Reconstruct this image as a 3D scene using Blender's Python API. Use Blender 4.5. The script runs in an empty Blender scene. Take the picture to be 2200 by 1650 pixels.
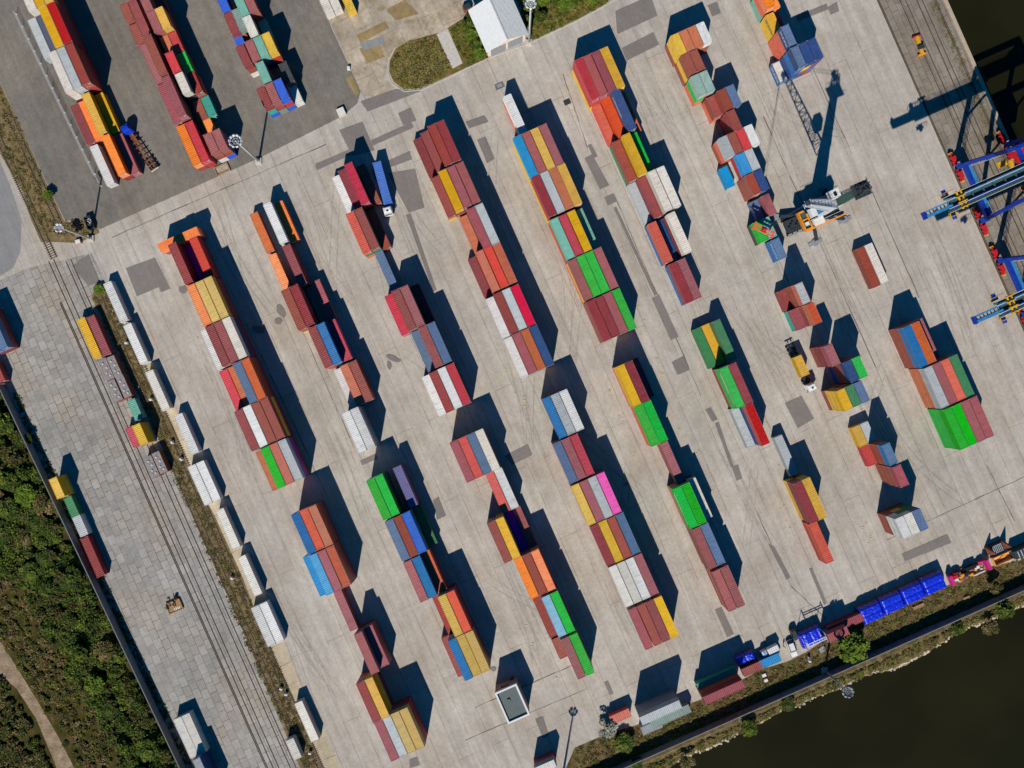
import bpy, bmesh, math, random
import numpy as np
from mathutils import Vector, Matrix
random.seed(7)
rng = np.random.default_rng(11)
SC = bpy.context.scene
COL = SC.collection

# ------------------------------------------------------------ camera, sky, sun
CAM_H = 225.0          # flying height of the drone in metres
FPX = 1660.0           # focal length in photo pixels (photo 2200 x 1650)
cam_d = bpy.data.cameras.new('camera')
cam = bpy.data.objects.new('camera', cam_d)
COL.objects.link(cam)
cam.location = (0, 0, CAM_H)
cam.rotation_euler = (0, 0, 0)
cam_d.sensor_fit = 'HORIZONTAL'
cam_d.sensor_width = 36.0
cam_d.lens = FPX / 2200 * 36.0
cam_d.clip_end = 3000
SC.camera = cam

SUN_EL = math.radians(39.5)
SH = Vector((0.164, 0.986, 0)).normalized()      # direction shadows fall on the ground
world = bpy.data.worlds.new('World')
SC.world = world
world.use_nodes = True
wn = world.node_tree
sky = wn.nodes.new('ShaderNodeTexSky')
sky.sky_type = 'NISHITA'
sky.sun_disc = False
sky.ozone_density = 4.0
sky.dust_density = 0.2
sky.sun_elevation = SUN_EL
sky.sun_rotation = math.pi + 0.165
sat = wn.nodes.new('ShaderNodeHueSaturation')        # clear deep blue autumn sky
sat.inputs['Saturation'].default_value = 1.7
wn.links.new(sky.outputs[0], sat.inputs['Color'])
wn.links.new(sat.outputs[0], wn.nodes['Background'].inputs[0])
wn.nodes['Background'].inputs[1].default_value = 0.066
sun_d = bpy.data.lights.new('sun', 'SUN')
sun_d.energy = 5.0
sun_d.angle = math.radians(0.5)
sun_d.color = (1.0, 0.955, 0.89)
sun = bpy.data.objects.new('sun', sun_d)
COL.objects.link(sun)
sdir = Vector((SH.x * math.cos(SUN_EL), SH.y * math.cos(SUN_EL), -math.sin(SUN_EL)))
sun.rotation_euler = sdir.to_track_quat('-Z', 'Y').to_euler()
sun.location = (-30, -150, 160)
SC.view_settings.view_transform = 'Standard'
SC.view_settings.look = 'None'
SC.view_settings.exposure = 0.0
SC.view_settings.gamma = 1.0
SC.cycles.max_bounces = 6
SC.cycles.diffuse_bounces = 1
SC.cycles.use_denoising = True

# ------------------------------------------------------------ site frame
UA = math.atan2(-0.914, 0.405)                   # bearing of the container rows
U = Vector((math.cos(UA), math.sin(UA), 0))
V = Vector((-math.sin(UA), math.cos(UA), 0))
def P(px, py, h=0.0):
    """site point (metres) surveyed on the photo at height h"""
    k = (CAM_H - h) / FPX
    return Vector(((px - 1100) * k, (825 - py) * k, h))
def yard(p):
    return p.x * U.x + p.y * U.y, p.x * V.x + p.y * V.y
def s2l(c):
    c = c / 255.0
    return c / 12.92 if c <= 0.04045 else ((c + 0.055) / 1.055) ** 2.4
def rgb(r, g, b, k=1.0):
    return (s2l(r) * k, s2l(g) * k, s2l(b) * k, 1)

# ------------------------------------------------------------ tagging
def tag(o, label=None, cat=None, group=None, kind=None):
    if label: o['label'] = label
    if cat: o['category'] = cat
    if group: o['group'] = group
    if kind: o['kind'] = kind
    return o
def empty(name, loc, rz=0.0):
    o = bpy.data.objects.new(name, None)
    COL.objects.link(o)
    o.location = loc
    o.rotation_euler = (0, 0, rz)
    o.empty_display_size = 0.5
    return o
def copy_tree(o, parent=None):
    c = o.copy(); COL.objects.link(c)
    c.parent = parent
    for ch in list(o.children):
        copy_tree(ch, c)
    return c

# ------------------------------------------------------------ materials
def new_mat(name):
    m = bpy.data.materials.new(name)
    m.use_nodes = True
    nt = m.node_tree
    b = nt.nodes['Principled BSDF']
    return m, nt, b
def N(nt, typ, **kw):
    n = nt.nodes.new(typ)
    for k, v in kw.items():
        if k.startswith('i_'):
            n.inputs[k[2:].replace('_', ' ')].default_value = v
        else:
            setattr(n, k, v)
    return n
def ramp(nt, src, stops):
    r = nt.nodes.new('ShaderNodeValToRGB')
    el = r.color_ramp.elements
    while len(el) < len(stops): el.new(0.5)
    for e, (p, c) in zip(el, stops):
        e.position = p
        e.color = c if len(c) == 4 else (c[0], c[1], c[2], 1)
    nt.links.new(src, r.inputs[0])
    return r
def mixc(nt, fac, a, b, mode='MIX'):
    m = nt.nodes.new('ShaderNodeMix'); m.data_type = 'RGBA'; m.blend_type = mode
    for i, s in ((0, fac), (6, a), (7, b)):
        if hasattr(s, 'is_linked') or hasattr(s, 'links'):
            nt.links.new(s, m.inputs[i])
        else:
            m.inputs[i].default_value = s
    return m.outputs[2]
def noise(nt, vec, scale, detail=3.0, rough=0.55):
    n = N(nt, 'ShaderNodeTexNoise')
    n.inputs['Scale'].default_value = scale
    n.inputs['Detail'].default_value = detail
    n.inputs['Roughness'].default_value = rough
    nt.links.new(vec, n.inputs['Vector'])
    return n.outputs[0]
def g(v): return (v, v, v, 1)

def paint(name, col, rust=0.35, rough=0.5, fade=0.5, spec=0.25):
    m, nt, b = new_mat(name)
    tc = N(nt, 'ShaderNodeTexCoord'); oi = N(nt, 'ShaderNodeObjectInfo')
    sc = N(nt, 'ShaderNodeVectorMath', operation='SCALE'); sc.inputs[0].default_value = (91, 57, 33)
    nt.links.new(oi.outputs['Random'], sc.inputs['Scale'])
    ad = N(nt, 'ShaderNodeVectorMath', operation='ADD')
    nt.links.new(tc.outputs['Object'], ad.inputs[0]); nt.links.new(sc.outputs[0], ad.inputs[1])
    v = ad.outputs[0]
    hs = N(nt, 'ShaderNodeHueSaturation')
    hs.inputs['Color'].default_value = (col[0] * .88, col[1] * .88, col[2] * .88, 1)
    for sock, lo, hi in (('Value', 0.86, 1.14), ('Saturation', 0.88, 1.06), ('Hue', 0.492, 0.508)):
        mr = N(nt, 'ShaderNodeMapRange'); mr.inputs[3].default_value = lo; mr.inputs[4].default_value = hi
        wn_ = N(nt, 'ShaderNodeTexWhiteNoise', noise_dimensions='1D')
        ma = N(nt, 'ShaderNodeMath', operation='MULTIPLY'); ma.inputs[1].default_value = hash_of(sock)
        nt.links.new(oi.outputs['Random'], ma.inputs[0]); nt.links.new(ma.outputs[0], wn_.inputs['W'])
        nt.links.new(wn_.outputs[0], mr.inputs[0]); nt.links.new(mr.outputs[0], hs.inputs[sock])
    c = hs.outputs[0]
    n1 = noise(nt, v, 0.45, 4)
    r1 = ramp(nt, n1, [(0.3, g(0.86)), (0.7, g(1.12))])
    c = mixc(nt, fade, c, mixc(nt, 1.0, c, r1.outputs[0], 'MULTIPLY'))
    dust = ramp(nt, noise(nt, v, 1.6, 5, 0.7), [(0.5, g(0)), (0.8, g(1))])
    mu = N(nt, 'ShaderNodeMath', operation='MULTIPLY'); mu.inputs[1].default_value = 0.2 * fade
    nt.links.new(dust.outputs[0], mu.inputs[0])
    c = mixc(nt, mu.outputs[0], c, rgb(190, 170, 150))
    # grime washed across the sheets, scuffs and hail-sized dents
    mg = N(nt, 'ShaderNodeMapping'); mg.inputs['Scale'].default_value = (2.4, .5, 1)
    nt.links.new(v, mg.inputs['Vector'])
    rg = ramp(nt, noise(nt, mg.outputs[0], 0.8, 5, 0.7), [(0.3, g(.74)), (0.5, g(1.0)), (0.75, g(1.1))])
    c = mixc(nt, 1.0, c, rg.outputs[0], 'MULTIPLY')
    rd = ramp(nt, noise(nt, v, 3.2, 4, 0.8), [(0.3, g(.8)), (0.5, g(1.0)), (0.8, g(1.08))])
    c = mixc(nt, 1.0, c, rd.outputs[0], 'MULTIPLY')
    rs = ramp(nt, noise(nt, v, 0.9, 6, 0.72), [(0.60, g(0)), (0.72, g(1))])
    mu2 = N(nt, 'ShaderNodeMath', operation='MULTIPLY'); mu2.inputs[1].default_value = rust
    nt.links.new(rs.outputs[0], mu2.inputs[0])
    c = mixc(nt, mu2.outputs[0], c, rgb(112, 62, 36))
    nt.links.new(c, b.inputs['Base Color'])
    b.inputs['Roughness'].default_value = rough
    b.inputs['Specular IOR Level'].default_value = spec
    return m
def hash_of(s): return 37.0 + sum(ord(ch) for ch in s) * 3.17

def plain(name, col, rough=0.6, metal=0.0, var=0.12, scale=1.2, spec=0.3):
    m, nt, b = new_mat(name)
    tc = N(nt, 'ShaderNodeTexCoord')
    r = ramp(nt, noise(nt, tc.outputs['Object'], scale, 4), [(0.3, g(1 - var)), (0.7, g(1 + var))])
    nt.links.new(mixc(nt, 1.0, col, r.outputs[0], 'MULTIPLY'), b.inputs['Base Color'])
    b.inputs['Roughness'].default_value = rough
    b.inputs['Metallic'].default_value = metal
    b.inputs['Specular IOR Level'].default_value = spec
    return m

def ground_mat(name, col, dark=None, slab=None, joint=(0.09, rgb(90, 84, 76)), blot=0.16, tint=None, offset=0.5,
               slabvar=0.06, wobble=0.16, stain=0.3, streak=0.1, fine=0.12, moss=0.0):
    """paving: big tonal blotches, slab joints along the rows, fine aggregate, tyre streaks"""
    m, nt, b = new_mat(name)
    tc = N(nt, 'ShaderNodeTexCoord')
    mp = N(nt, 'ShaderNodeMapping'); mp.inputs['Rotation'].default_value = (0, 0, -UA)
    nt.links.new(tc.outputs['Object'], mp.inputs['Vector'])
    v = mp.outputs[0]
    c = N(nt, 'ShaderNodeRGB'); c.outputs[0].default_value = col
    c = c.outputs[0]
    if slab:
        bt = N(nt, 'ShaderNodeTexBrick')
        bt.offset = offset; bt.squash = 1.0
        bt.inputs['Scale'].default_value = 1.0
        bt.inputs['Brick Width'].default_value = slab[0]
        bt.inputs['Row Height'].default_value = slab[1]
        bt.inputs['Mortar Size'].default_value = joint[0]
        bt.inputs['Mortar Smooth'].default_value = 0.6
        bt.inputs['Color1'].default_value = g(1 - slabvar)
        bt.inputs['Color2'].default_value = g(1 + slabvar)
        bt.inputs['Mortar'].default_value = g(1)
        wob = N(nt, 'ShaderNodeTexNoise'); wob.inputs['Scale'].default_value = 0.35
        nt.links.new(v, wob.inputs['Vector'])
        off = N(nt, 'ShaderNodeVectorMath', operation='MULTIPLY_ADD')
        nt.links.new(wob.outputs[1], off.inputs[0]); off.inputs[1].default_value = (wobble, wobble, 0); nt.links.new(v, off.inputs[2])
        nt.links.new(off.outputs[0], bt.inputs['Vector'])
        c = mixc(nt, 1.0, c, bt.outputs['Color'], 'MULTIPLY')
    r = ramp(nt, noise(nt, v, 0.035, 5, 0.6), [(0.3, g(1 - blot)), (0.7, g(1 + blot))])
    c = mixc(nt, 1.0, c, r.outputs[0], 'MULTIPLY')
    if tint:
        rt = ramp(nt, noise(nt, v, 0.06, 4, 0.6), [(0.45, g(0)), (0.7, g(1))])
        mt = N(nt, 'ShaderNodeMath', operation='MULTIPLY'); mt.inputs[1].default_value = 0.5
        nt.links.new(rt.outputs[0], mt.inputs[0])
        c = mixc(nt, mt.outputs[0], c, tint)
    r = ramp(nt, noise(nt, v, 0.28, 5, 0.65), [(0.3, g(1 - blot * 0.7)), (0.7, g(1 + blot * 0.6))])
    c = mixc(nt, 1.0, c, r.outputs[0], 'MULTIPLY')
    # streaks left by tyres along the lanes
    ms = N(nt, 'ShaderNodeMapping'); ms.inputs['Scale'].default_value = (0.02, 0.42, 1)
    nt.links.new(v, ms.inputs['Vector'])
    r = ramp(nt, noise(nt, ms.outputs[0], 1.0, 4, 0.6), [(0.35, g(1 - streak)), (0.65, g(1 + streak * 0.6))])
    c = mixc(nt, 1.0, c, r.outputs[0], 'MULTIPLY')
    # stains
    rs = ramp(nt, noise(nt, v, 0.55, 6, 0.7), [(0.6, g(0)), (0.78, g(1))])
    mu = N(nt, 'ShaderNodeMath', operation='MULTIPLY'); mu.inputs[1].default_value = stain
    nt.links.new(rs.outputs[0], mu.inputs[0])
    c = mixc(nt, mu.outputs[0], c, dark or rgb(110, 98, 86))
    r = ramp(nt, noise(nt, v, 0.95, 5, 0.7), [(0.28, g(1 - fine * .8)), (0.72, g(1 + fine * .7))])
    c = mixc(nt, 1.0, c, r.outputs[0], 'MULTIPLY')
    r = ramp(nt, noise(nt, v, 2.6, 4, 0.75), [(0.25, g(1 - fine)), (0.75, g(1 + fine))])
    c = mixc(nt, 1.0, c, r.outputs[0], 'MULTIPLY')
    if slab:
        jm = ramp(nt, noise(nt, v, 0.12, 3, 0.6), [(0.36, g(0.35)), (0.6, g(1))])
        f = N(nt, 'ShaderNodeMath', operation='MULTIPLY')
        nt.links.new(bt.outputs['Fac'], f.inputs[0]); nt.links.new(jm.outputs[0], f.inputs[1])
        c = mixc(nt, f.outputs[0], c, joint[1])
    if moss:
        rm = ramp(nt, noise(nt, v, 0.22, 5, 0.7), [(0.52, g(0)), (0.66, g(1))])
        mm = N(nt, 'ShaderNodeMath', operation='MULTIPLY'); mm.inputs[1].default_value = moss
        nt.links.new(rm.outputs[0], mm.inputs[0])
        c = mixc(nt, mm.outputs[0], c, rgb(112, 98, 48))
    nt.links.new(c, b.inputs['Base Color'])
    b.inputs['Roughness'].default_value = 0.95
    b.inputs['Specular IOR Level'].default_value = 0.1
    bp = N(nt, 'ShaderNodeBump'); bp.inputs['Strength'].default_value = 0.25; bp.inputs['Distance'].default_value = 0.05
    nt.links.new(noise(nt, v, 5.0, 3, 0.7), bp.inputs['Height']); nt.links.new(bp.outputs[0], b.inputs['Normal'])
    return m

def earth_mat(name, cols, scale=0.25):
    m, nt, b = new_mat(name)
    tc = N(nt, 'ShaderNodeTexCoord'); v = tc.outputs['Object']
    n = len(cols)
    r = ramp(nt, noise(nt, v, scale, 6, 0.7), [(0.28 + 0.44 * i / (n - 1), c) for i, c in enumerate(cols)])
    r2 = ramp(nt, noise(nt, v, 2.2, 4, 0.75), [(0.25, g(0.7)), (0.75, g(1.25))])
    nt.links.new(mixc(nt, 1.0, r.outputs[0], r2.outputs[0], 'MULTIPLY'), b.inputs['Base Color'])
    b.inputs['Roughness'].default_value = 1.0
    b.inputs['Specular IOR Level'].default_value = 0.05
    bp = N(nt, 'ShaderNodeBump'); bp.inputs['Strength'].default_value = 0.6; bp.inputs['Distance'].default_value = 0.3
    nt.links.new(noise(nt, v, 1.6, 5, 0.7), bp.inputs['Height']); nt.links.new(bp.outputs[0], b.inputs['Normal'])
    return m

# ------------------------------------------------------------ mesh builder
class MB:
    def __init__(s): s.v = []; s.f = []; s.m = []
    def add(s, vs, fs, mi=0):
        o = len(s.v); s.v += [tuple(x) for x in vs]
        s.f += [tuple(i + o for i in f) for f in fs]; s.m += [mi] * len(fs)
        return s
    def box(s, x0, x1, y0, y1, z0, z1, mi=0, M=None):
        vs = [Vector((x, y, z)) for z in (z0, z1) for y in (y0, y1) for x in (x0, x1)]
        if M: vs = [M @ q for q in vs]
        return s.add(vs, [(0, 2, 3, 1), (4, 5, 7, 6), (0, 1, 5, 4), (2, 6, 7, 3), (0, 4, 6, 2), (1, 3, 7, 5)], mi)
    def taper(s, x0, x1, y0, y1, z0, z1, dx, dy, mi=0):
        vs = [(x0, y0, z0), (x1, y0, z0), (x1, y1, z0), (x0, y1, z0),
              (x0 + dx, y0 + dy, z1), (x1 - dx, y0 + dy, z1), (x1 - dx, y1 - dy, z1), (x0 + dx, y1 - dy, z1)]
        return s.add(vs, [(3, 2, 1, 0), (4, 5, 6, 7), (0, 1, 5, 4), (1, 2, 6, 5), (2, 3, 7, 6), (3, 0, 4, 7)], mi)
    def beam(s, a, b, w, h=None, mi=0):
        a = Vector(a); b = Vector(b); h = h or w
        d = (b - a).normalized()
        r = d.cross(Vector((0, 0, 1)))
        r = Vector((1, 0, 0)) if r.length < 1e-3 else r.normalized()
        t = r.cross(d).normalized()
        vs = [p + r * (sx * w / 2) + t * (sz * h / 2) for p in (a, b) for sx, sz in ((-1, -1), (1, -1), (1, 1), (-1, 1))]
        return s.add(vs, [(3, 2, 1, 0), (4, 5, 6, 7), (0, 1, 5, 4), (1, 2, 6, 5), (2, 3, 7, 6), (3, 0, 4, 7)], mi)
    def cyl(s, a, b, r0, r1=None, n=12, mi=0):
        a = Vector(a); b = Vector(b); r1 = r0 if r1 is None else r1
        d = (b - a).normalized()
        r = d.cross(Vector((0, 0, 1)))
        r = Vector((1, 0, 0)) if r.length < 1e-3 else r.normalized()
        t = r.cross(d)
        vs = []
        for p, q in ((a, r0), (b, r1)):
            for i in range(n):
                an = 2 * math.pi * i / n
                vs.append(p + r * (math.cos(an) * q) + t * (math.sin(an) * q))
        fs = [(i, (i + 1) % n, n + (i + 1) % n, n + i) for i in range(n)] + [tuple(range(n))[::-1], tuple(range(n, 2 * n))]
        return s.add(vs, fs, mi)
    def lattice(s, a, b, w0, w1, n, chord=0.16, brace=0.09, mi=0):
        a = Vector(a); b = Vector(b)
        d = (b - a).normalized()
        r = d.cross(Vector((0, 0, 1))); r = Vector((1, 0, 0)) if r.length < 1e-3 else r.normalized()
        t = r.cross(d).normalized()
        ring = []
        for i in range(n + 1):
            k = i / n; w = w0 + (w1 - w0) * k; p = a.lerp(b, k)
            ring.append([p + r * (sx * w / 2) + t * (sz * w / 2) for sx, sz in ((-1, -1), (1, -1), (1, 1), (-1, 1))])
        for j in range(4): s.beam(ring[0][j], ring[n][j], chord, mi=mi)
        for i in range(n):
            for j in range(4):
                k = (j + 1) % 4
                p, q = (ring[i][j], ring[i + 1][k]) if i % 2 else (ring[i][k], ring[i + 1][j])
                s.beam(p, q, brace, mi=mi)
                s.beam(ring[i][j], ring[i][k], brace, mi=mi)
        return s
    def mesh(s, name):
        me = bpy.data.meshes.new(name)
        me.from_pydata([tuple(q) for q in s.v], [], s.f)
        me.polygons.foreach_set('material_index', s.m)
        me.update()
        return me
    def build(s, name, mats, parent=None, smooth=False, loc=None, rz=0.0):
        me = s.mesh(name)
        for m in (mats if isinstance(mats, (list, tuple)) else [mats]): me.materials.append(m)
        if smooth: me.polygons.foreach_set('use_smooth', [True] * len(me.polygons))
        o = bpy.data.objects.new(name, me)
        COL.objects.link(o)
        if parent: o.parent = parent
        if loc is not None: o.location = loc
        o.rotation_euler = (0, 0, rz)
        return o
# ------------------------------------------------------------ ground, roads, water
M_conc = ground_mat('yard_concrete', rgb(185, 176, 163, 0.94), slab=(47.0, 5.3), joint=(0.065, rgb(92, 84, 74)), blot=0.12,
                    tint=rgb(168, 150, 130, 0.92), slabvar=0.008, stain=0.25, streak=0.13, fine=0.17)
M_asph = ground_mat('worn_asphalt', rgb(119, 113, 104), dark=rgb(84, 78, 72), blot=0.16, tint=rgb(136, 125, 108), stain=0.35, streak=0.12, fine=0.2)
M_patch = ground_mat('asphalt_patch', rgb(124, 117, 111), dark=rgb(98, 92, 88), blot=0.1, stain=0.2, fine=0.14, streak=0.02)
M_slab = ground_mat('old_slabs', rgb(153, 149, 142), slab=(3.0, 2.25), joint=(0.09, rgb(80, 74, 66)), blot=0.15, tint=rgb(172, 154, 130), offset=0.37, wobble=0.06,
                    slabvar=0.14, stain=0.3, streak=0.03, fine=0.17, moss=0.12)
M_quay = ground_mat('quay_paving', rgb(138, 128, 116), slab=(3.6, 2.1), joint=(0.08, rgb(82, 74, 60)), blot=0.18, tint=rgb(128, 112, 92),
                    slabvar=0.12, stain=0.35, streak=0.12, fine=0.15, moss=0.25)
M_road = ground_mat('grey_road', rgb(138, 136, 134), blot=0.08, stain=0.15, fine=0.1)
M_dirty = ground_mat('dirty_concrete', rgb(176, 162, 142), dark=rgb(120, 100, 72), slab=(9.0, 6.0), joint=(0.10, rgb(132, 118, 98)), blot=0.3,
                     tint=rgb(140, 116, 80), slabvar=0.07, stain=0.75, streak=0.1, fine=0.2, moss=0.55)
M_dirt = earth_mat('dirt_track', [rgb(112, 94, 74), rgb(146, 126, 102), rgb(172, 152, 128)], 0.4)
M_scrub = earth_mat('scrub_ground', [rgb(40, 42, 18), rgb(70, 64, 30), rgb(104, 84, 54)], 0.18)
M_grass = earth_mat('dry_grass', [rgb(74, 68, 30), rgb(112, 96, 48), rgb(140, 116, 66)], 0.4)
M_ballast = earth_mat('weedy_ballast', [rgb(88, 74, 42), rgb(122, 104, 68), rgb(152, 134, 108)], 0.5)
M_bank = earth_mat('bank_grass', [rgb(60, 56, 30), rgb(98, 84, 52), rgb(132, 112, 80)], 0.5)
M_wall = plain('weathered_wall', rgb(112, 115, 116), 0.9, var=0.2, scale=0.6)
M_kerb = plain('kerb_concrete', rgb(190, 182, 170), 0.9, var=0.12)

def sheet(name, pts, z, mat, kind='structure'):
    mb = MB()
    vs = [P(x, y) for x, y in pts]
    mb.add([(p.x, p.y, z) for p in vs], [tuple(range(len(vs)))])
    me = mb.mesh(name)
    bm = bmesh.new(); bm.from_mesh(me)
    bmesh.ops.triangulate(bm, faces=bm.faces[:])
    for f in bm.faces:
        f.normal_update()
        if f.normal.z < 0: f.normal_flip()
    bm.to_mesh(me); bm.free()
    me.materials.append(mat)
    o = bpy.data.objects.new(name, me); COL.objects.link(o)
    return tag(o, kind=kind)
def uv_line(p, d, t): return (p[0] + d[0] * t, p[1] + d[1] * t)
UP = (0.405, 0.914); VP = (0.914, -0.405)      # u, v seen in the photo
Q0 = (2034.7, 0.0)
shore_wall = ((1403, 1626), (2200, 1272))
ws = ((2200 - 1403), (1272 - 1626)); wl = math.hypot(*ws); WD = (ws[0] / wl, ws[1] / wl)

land = [(-2600, -2600), uv_line(Q0, UP, -2840), uv_line(Q0, UP, 1225), (2520, 1136), (1403, 1632), (-1500, 2921), (-2600, 2921)]
sheet('ground', land, 0.0, M_conc)
# water of the basin and the river, 3 m below the quay
m, nt, b = new_mat('dark_water')
tc = N(nt, 'ShaderNodeTexCoord')
r = ramp(nt, noise(nt, tc.outputs['Object'], 0.02, 3), [(0.3, rgb(22, 22, 9)), (0.7, rgb(38, 36, 18))])
nt.links.new(r.outputs[0], b.inputs['Base Color'])
b.inputs['Roughness'].default_value = 0.18; b.inputs['IOR'].default_value = 1.33
b.inputs['Specular IOR Level'].default_value = 0.25
bp = N(nt, 'ShaderNodeBump'); bp.inputs['Strength'].default_value = 0.2; bp.inputs['Distance'].default_value = 0.1
nt.links.new(noise(nt, tc.outputs['Object'], 0.9, 4, 0.7), bp.inputs['Height']); nt.links.new(bp.outputs[0], b.inputs['Normal'])
sheet('water', [(-2600, -2600), (4800, -2600), (4800, 4200), (-2600, 4200)], -3.0, m)

sheet('asphalt_apron', [(-300, -300), (640, -300), (692, 0), (712, 60), (745, 130), (775, 196), (768, 222), (735, 250), (560, 338), (520, 356), (216, 492),
                        (172, 474), (140, 474), (118, 430), (84, 358), (40, 262), (0, 176), (-40, 96), (-300, -300)][:-1], 0.004, M_asph)
sheet('dirty_yard', [(692, -120), (1005, -120), (1003, 30), (960, 62), (900, 90), (838, 120), (828, 165), (850, 192), (812, 214), (776, 200), (747, 130), (714, 60), (690, 0)], 0.005, M_dirty)
sheet('old_slab_paving', [(-80, 640), (-10, 606), (60, 576), (196, 544), (232, 610), (204, 640), (648, 1650), (672, 1700), (425, 1700), (210, 1240), (20, 815), (-80, 640)][:-1], 0.004, M_slab)
sheet('grey_road', [(-200, 300), (-20, 300), (22, 400), (46, 470), (44, 540), (28, 576), (-20, 606), (-200, 660)], 0.006, M_road)
sheet('quay_paving', [(1880, -8), uv_line(Q0, UP, -9), uv_line(Q0, UP, 1000), (2325, 996)], 0.004, M_quay)
sheet('scrub_ground', [(-300, 700), (-8, 700), (6, 832), (90, 1000), (205, 1254), (420, 1720), (-300, 1720)], 0.006, M_scrub)
sheet('dirt_track', [(-60, 1310), (0, 1376), (40, 1440), (80, 1505), (128, 1588), (165, 1660), (190, 1720), (140, 1720), (118, 1640), (78, 1545), (36, 1480), (0, 1448), (-60, 1400)], 0.012, M_dirt)
sheet('siding_verge', [(196, 640), (205, 616), (226, 612), (268, 700), (318, 812), (372, 916), (404, 1000), (462, 1110), (520, 1238), (556, 1330), (600, 1432), (640, 1520), (700, 1660), (715, 1700), (668, 1700),
                       (640, 1640), (590, 1520), (520, 1352), (440, 1172), (360, 980), (290, 828), (230, 704)], 0.008, M_ballast)
sheet('kerb_apron', [(226, 610), (244, 604), (300, 712), (360, 838), (420, 970), (470, 1082), (530, 1212), (580, 1320), (640, 1450), (720, 1622), (742, 1690), (714, 1690), (640, 1520), (600, 1432), (556, 1330), (520, 1238), (462, 1110), (404, 1000), (372, 916), (318, 812), (268, 700)], 0.012, ground_mat('beige_kerb', rgb(186, 170, 142), blot=.15, stain=.4, fine=.2, slab=(6.0, 40.0)))
sheet('rail_verge', [(-120, 60), (-40, 100), (0, 178), (40, 262), (84, 360), (118, 432), (140, 478), (205, 470), (214, 500), (170, 522), (120, 520), (88, 520), (66, 470), (48, 410), (0, 330), (-120, 250)], 0.008, M_ballast)
sheet('grass_island', [(838, 130), (850, 105), (880, 88), (938, 72), (966, 74), (990, 120), (1000, 146), (960, 165), (905, 190), (868, 192), (846, 176), (836, 154)], 0.06, M_grass)
sheet('grass_verge', [(960, 62), (1003, 34), (1052, 122), (1000, 146), (975, 110)], 0.05, M_grass)
sheet('grass_plot', [(1108, -140), (1420, -140), (1302, 8), (1240, 42), (1142, 88), (1138, 70)], 0.05, M_grass)
sheet('concrete_path', [(938, 74), (962, 62), (994, 136), (972, 148)], 0.07, M_kerb)
# strip of rough grass behind the river wall
sheet('bank_verge', [(1180, 1730), (1235, 1606), (1300, 1578), (1372, 1556), (1440, 1524), (1498, 1506), (1560, 1478), (1640, 1436), (1690, 1422), (1730, 1402), (1790, 1362), (1850, 1332), (1880, 1312), (2035, 1258),
                     (2130, 1216), (2230, 1196), (2420, 1112), (2519, 1136.4), (1403, 1631.6)], 0.008, M_bank)
# kerb around the grass island
mb = MB()
isl = [(1000, 148), (960, 168), (905, 194), (868, 197), (842, 180), (832, 155), (835, 128), (850, 102)]
for a, c in zip(isl, isl[1:]):
    pa, pc = P(*a), P(*c); mb.beam((pa.x, pa.y, 0.06), (pc.x, pc.y, 0.06), 0.25, 0.14)
road_edge = [(1000, 148), (1052, 124), (1142, 91), (1240, 45), (1304, 10), (1420, -60)]
for a, c in zip(road_edge, road_edge[1:]):
    pa, pc = P(*a), P(*c); mb.beam((pa.x, pa.y, 0.05), (pc.x, pc.y, 0.05), 0.3, 0.12)
tag(mb.build('kerb', M_kerb), kind='structure')

# asphalt repairs cut into the concrete
patches = [
 [(270, 576), (333, 553), (366, 620), (346, 628), (341, 617), (294, 637)], [(729, 279), (779, 261), (805, 323), (757, 336)], [(677, 352), (757, 318), (760, 330), (681, 366)],
 [(797, 301), (884, 262), (889, 274), (801, 313)], [(855, 243), (882, 231), (895, 259), (866, 269)], [(834, 345), (880, 324), (886, 342), (838, 360)],
 [(833, 372), (892, 362), (912, 446), (878, 457)], [(872, 462), (882, 458), (938, 622), (931, 627)], [(1025, 300), (1043, 293), (1063, 341), (1046, 351)], [(1062, 182), (1080, 174), (1085, 186), (1066, 195)],
 [(1256, 340), (1272, 331), (1309, 398), (1289, 407)], [(1262, 312), (1270, 309), (1284, 336), (1276, 340)], [(1298, 424), (1318, 415), (1326, 432), (1306, 442)], [(1318, 446), (1324, 444), (1412, 632), (1406, 636)],
 [(1400, 641), (1416, 633), (1458, 724), (1441, 731)], [(1443, 778), (1468, 765), (1481, 795), (1456, 806)], [(1686, 866), (1722, 850), (1749, 899), (1714, 920)], [(1937, 1190), (2035, 1147), (2044, 1166), (1944, 1206)],
 [(1515, 880), (1527, 875), (1542, 901), (1530, 906)], [(1536, 910), (1544, 906), (1576, 1002), (1570, 1004)], [(1572, 1003), (1586, 998), (1595, 1028), (1582, 1033)], [(1650, 1168), (1664, 1176), (1698, 1240), (1690, 1246)],
 [(1536, 1310), (1550, 1304), (1577, 1362), (1562, 1369)], [(1083, 980), (1134, 954), (1144, 977), (1102, 998)], [(930, 1076), (942, 1067), (958, 1108), (939, 1117)], [(774, 990), (808, 974), (812, 985), (778, 1000)],
 [(1335, 104), (1404, 69), (1416, 96), (1346, 131)], [(1322, 24), (1398, -10), (1412, 34), (1326, 74)], [(1520, 12), (1540, 4), (1549, 28), (1530, 36)], [(1778, 16), (1798, 4), (1803, 24), (1784, 32)],
 [(1150, 1545), (1166, 1539), (1180, 1580), (1166, 1586)], [(1298, 1466), (1306, 1462), (1318, 1490), (1310, 1494)], [(1738, 1222), (1744, 1220), (1776, 1296), (1770, 1300)], [(880, 1632), (896, 1626), (902, 1644), (880, 1650)],
 [(1710, 35), (1776, 8), (1780, 20), (1714, 46)], [(155, 572), (190, 547), (215, 606), (190, 614)], [(1000, 262), (1040, 248), (1050, 262), (1008, 276)], [(775, 218), (850, 192), (905, 196), (790, 240)],
]
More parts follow.
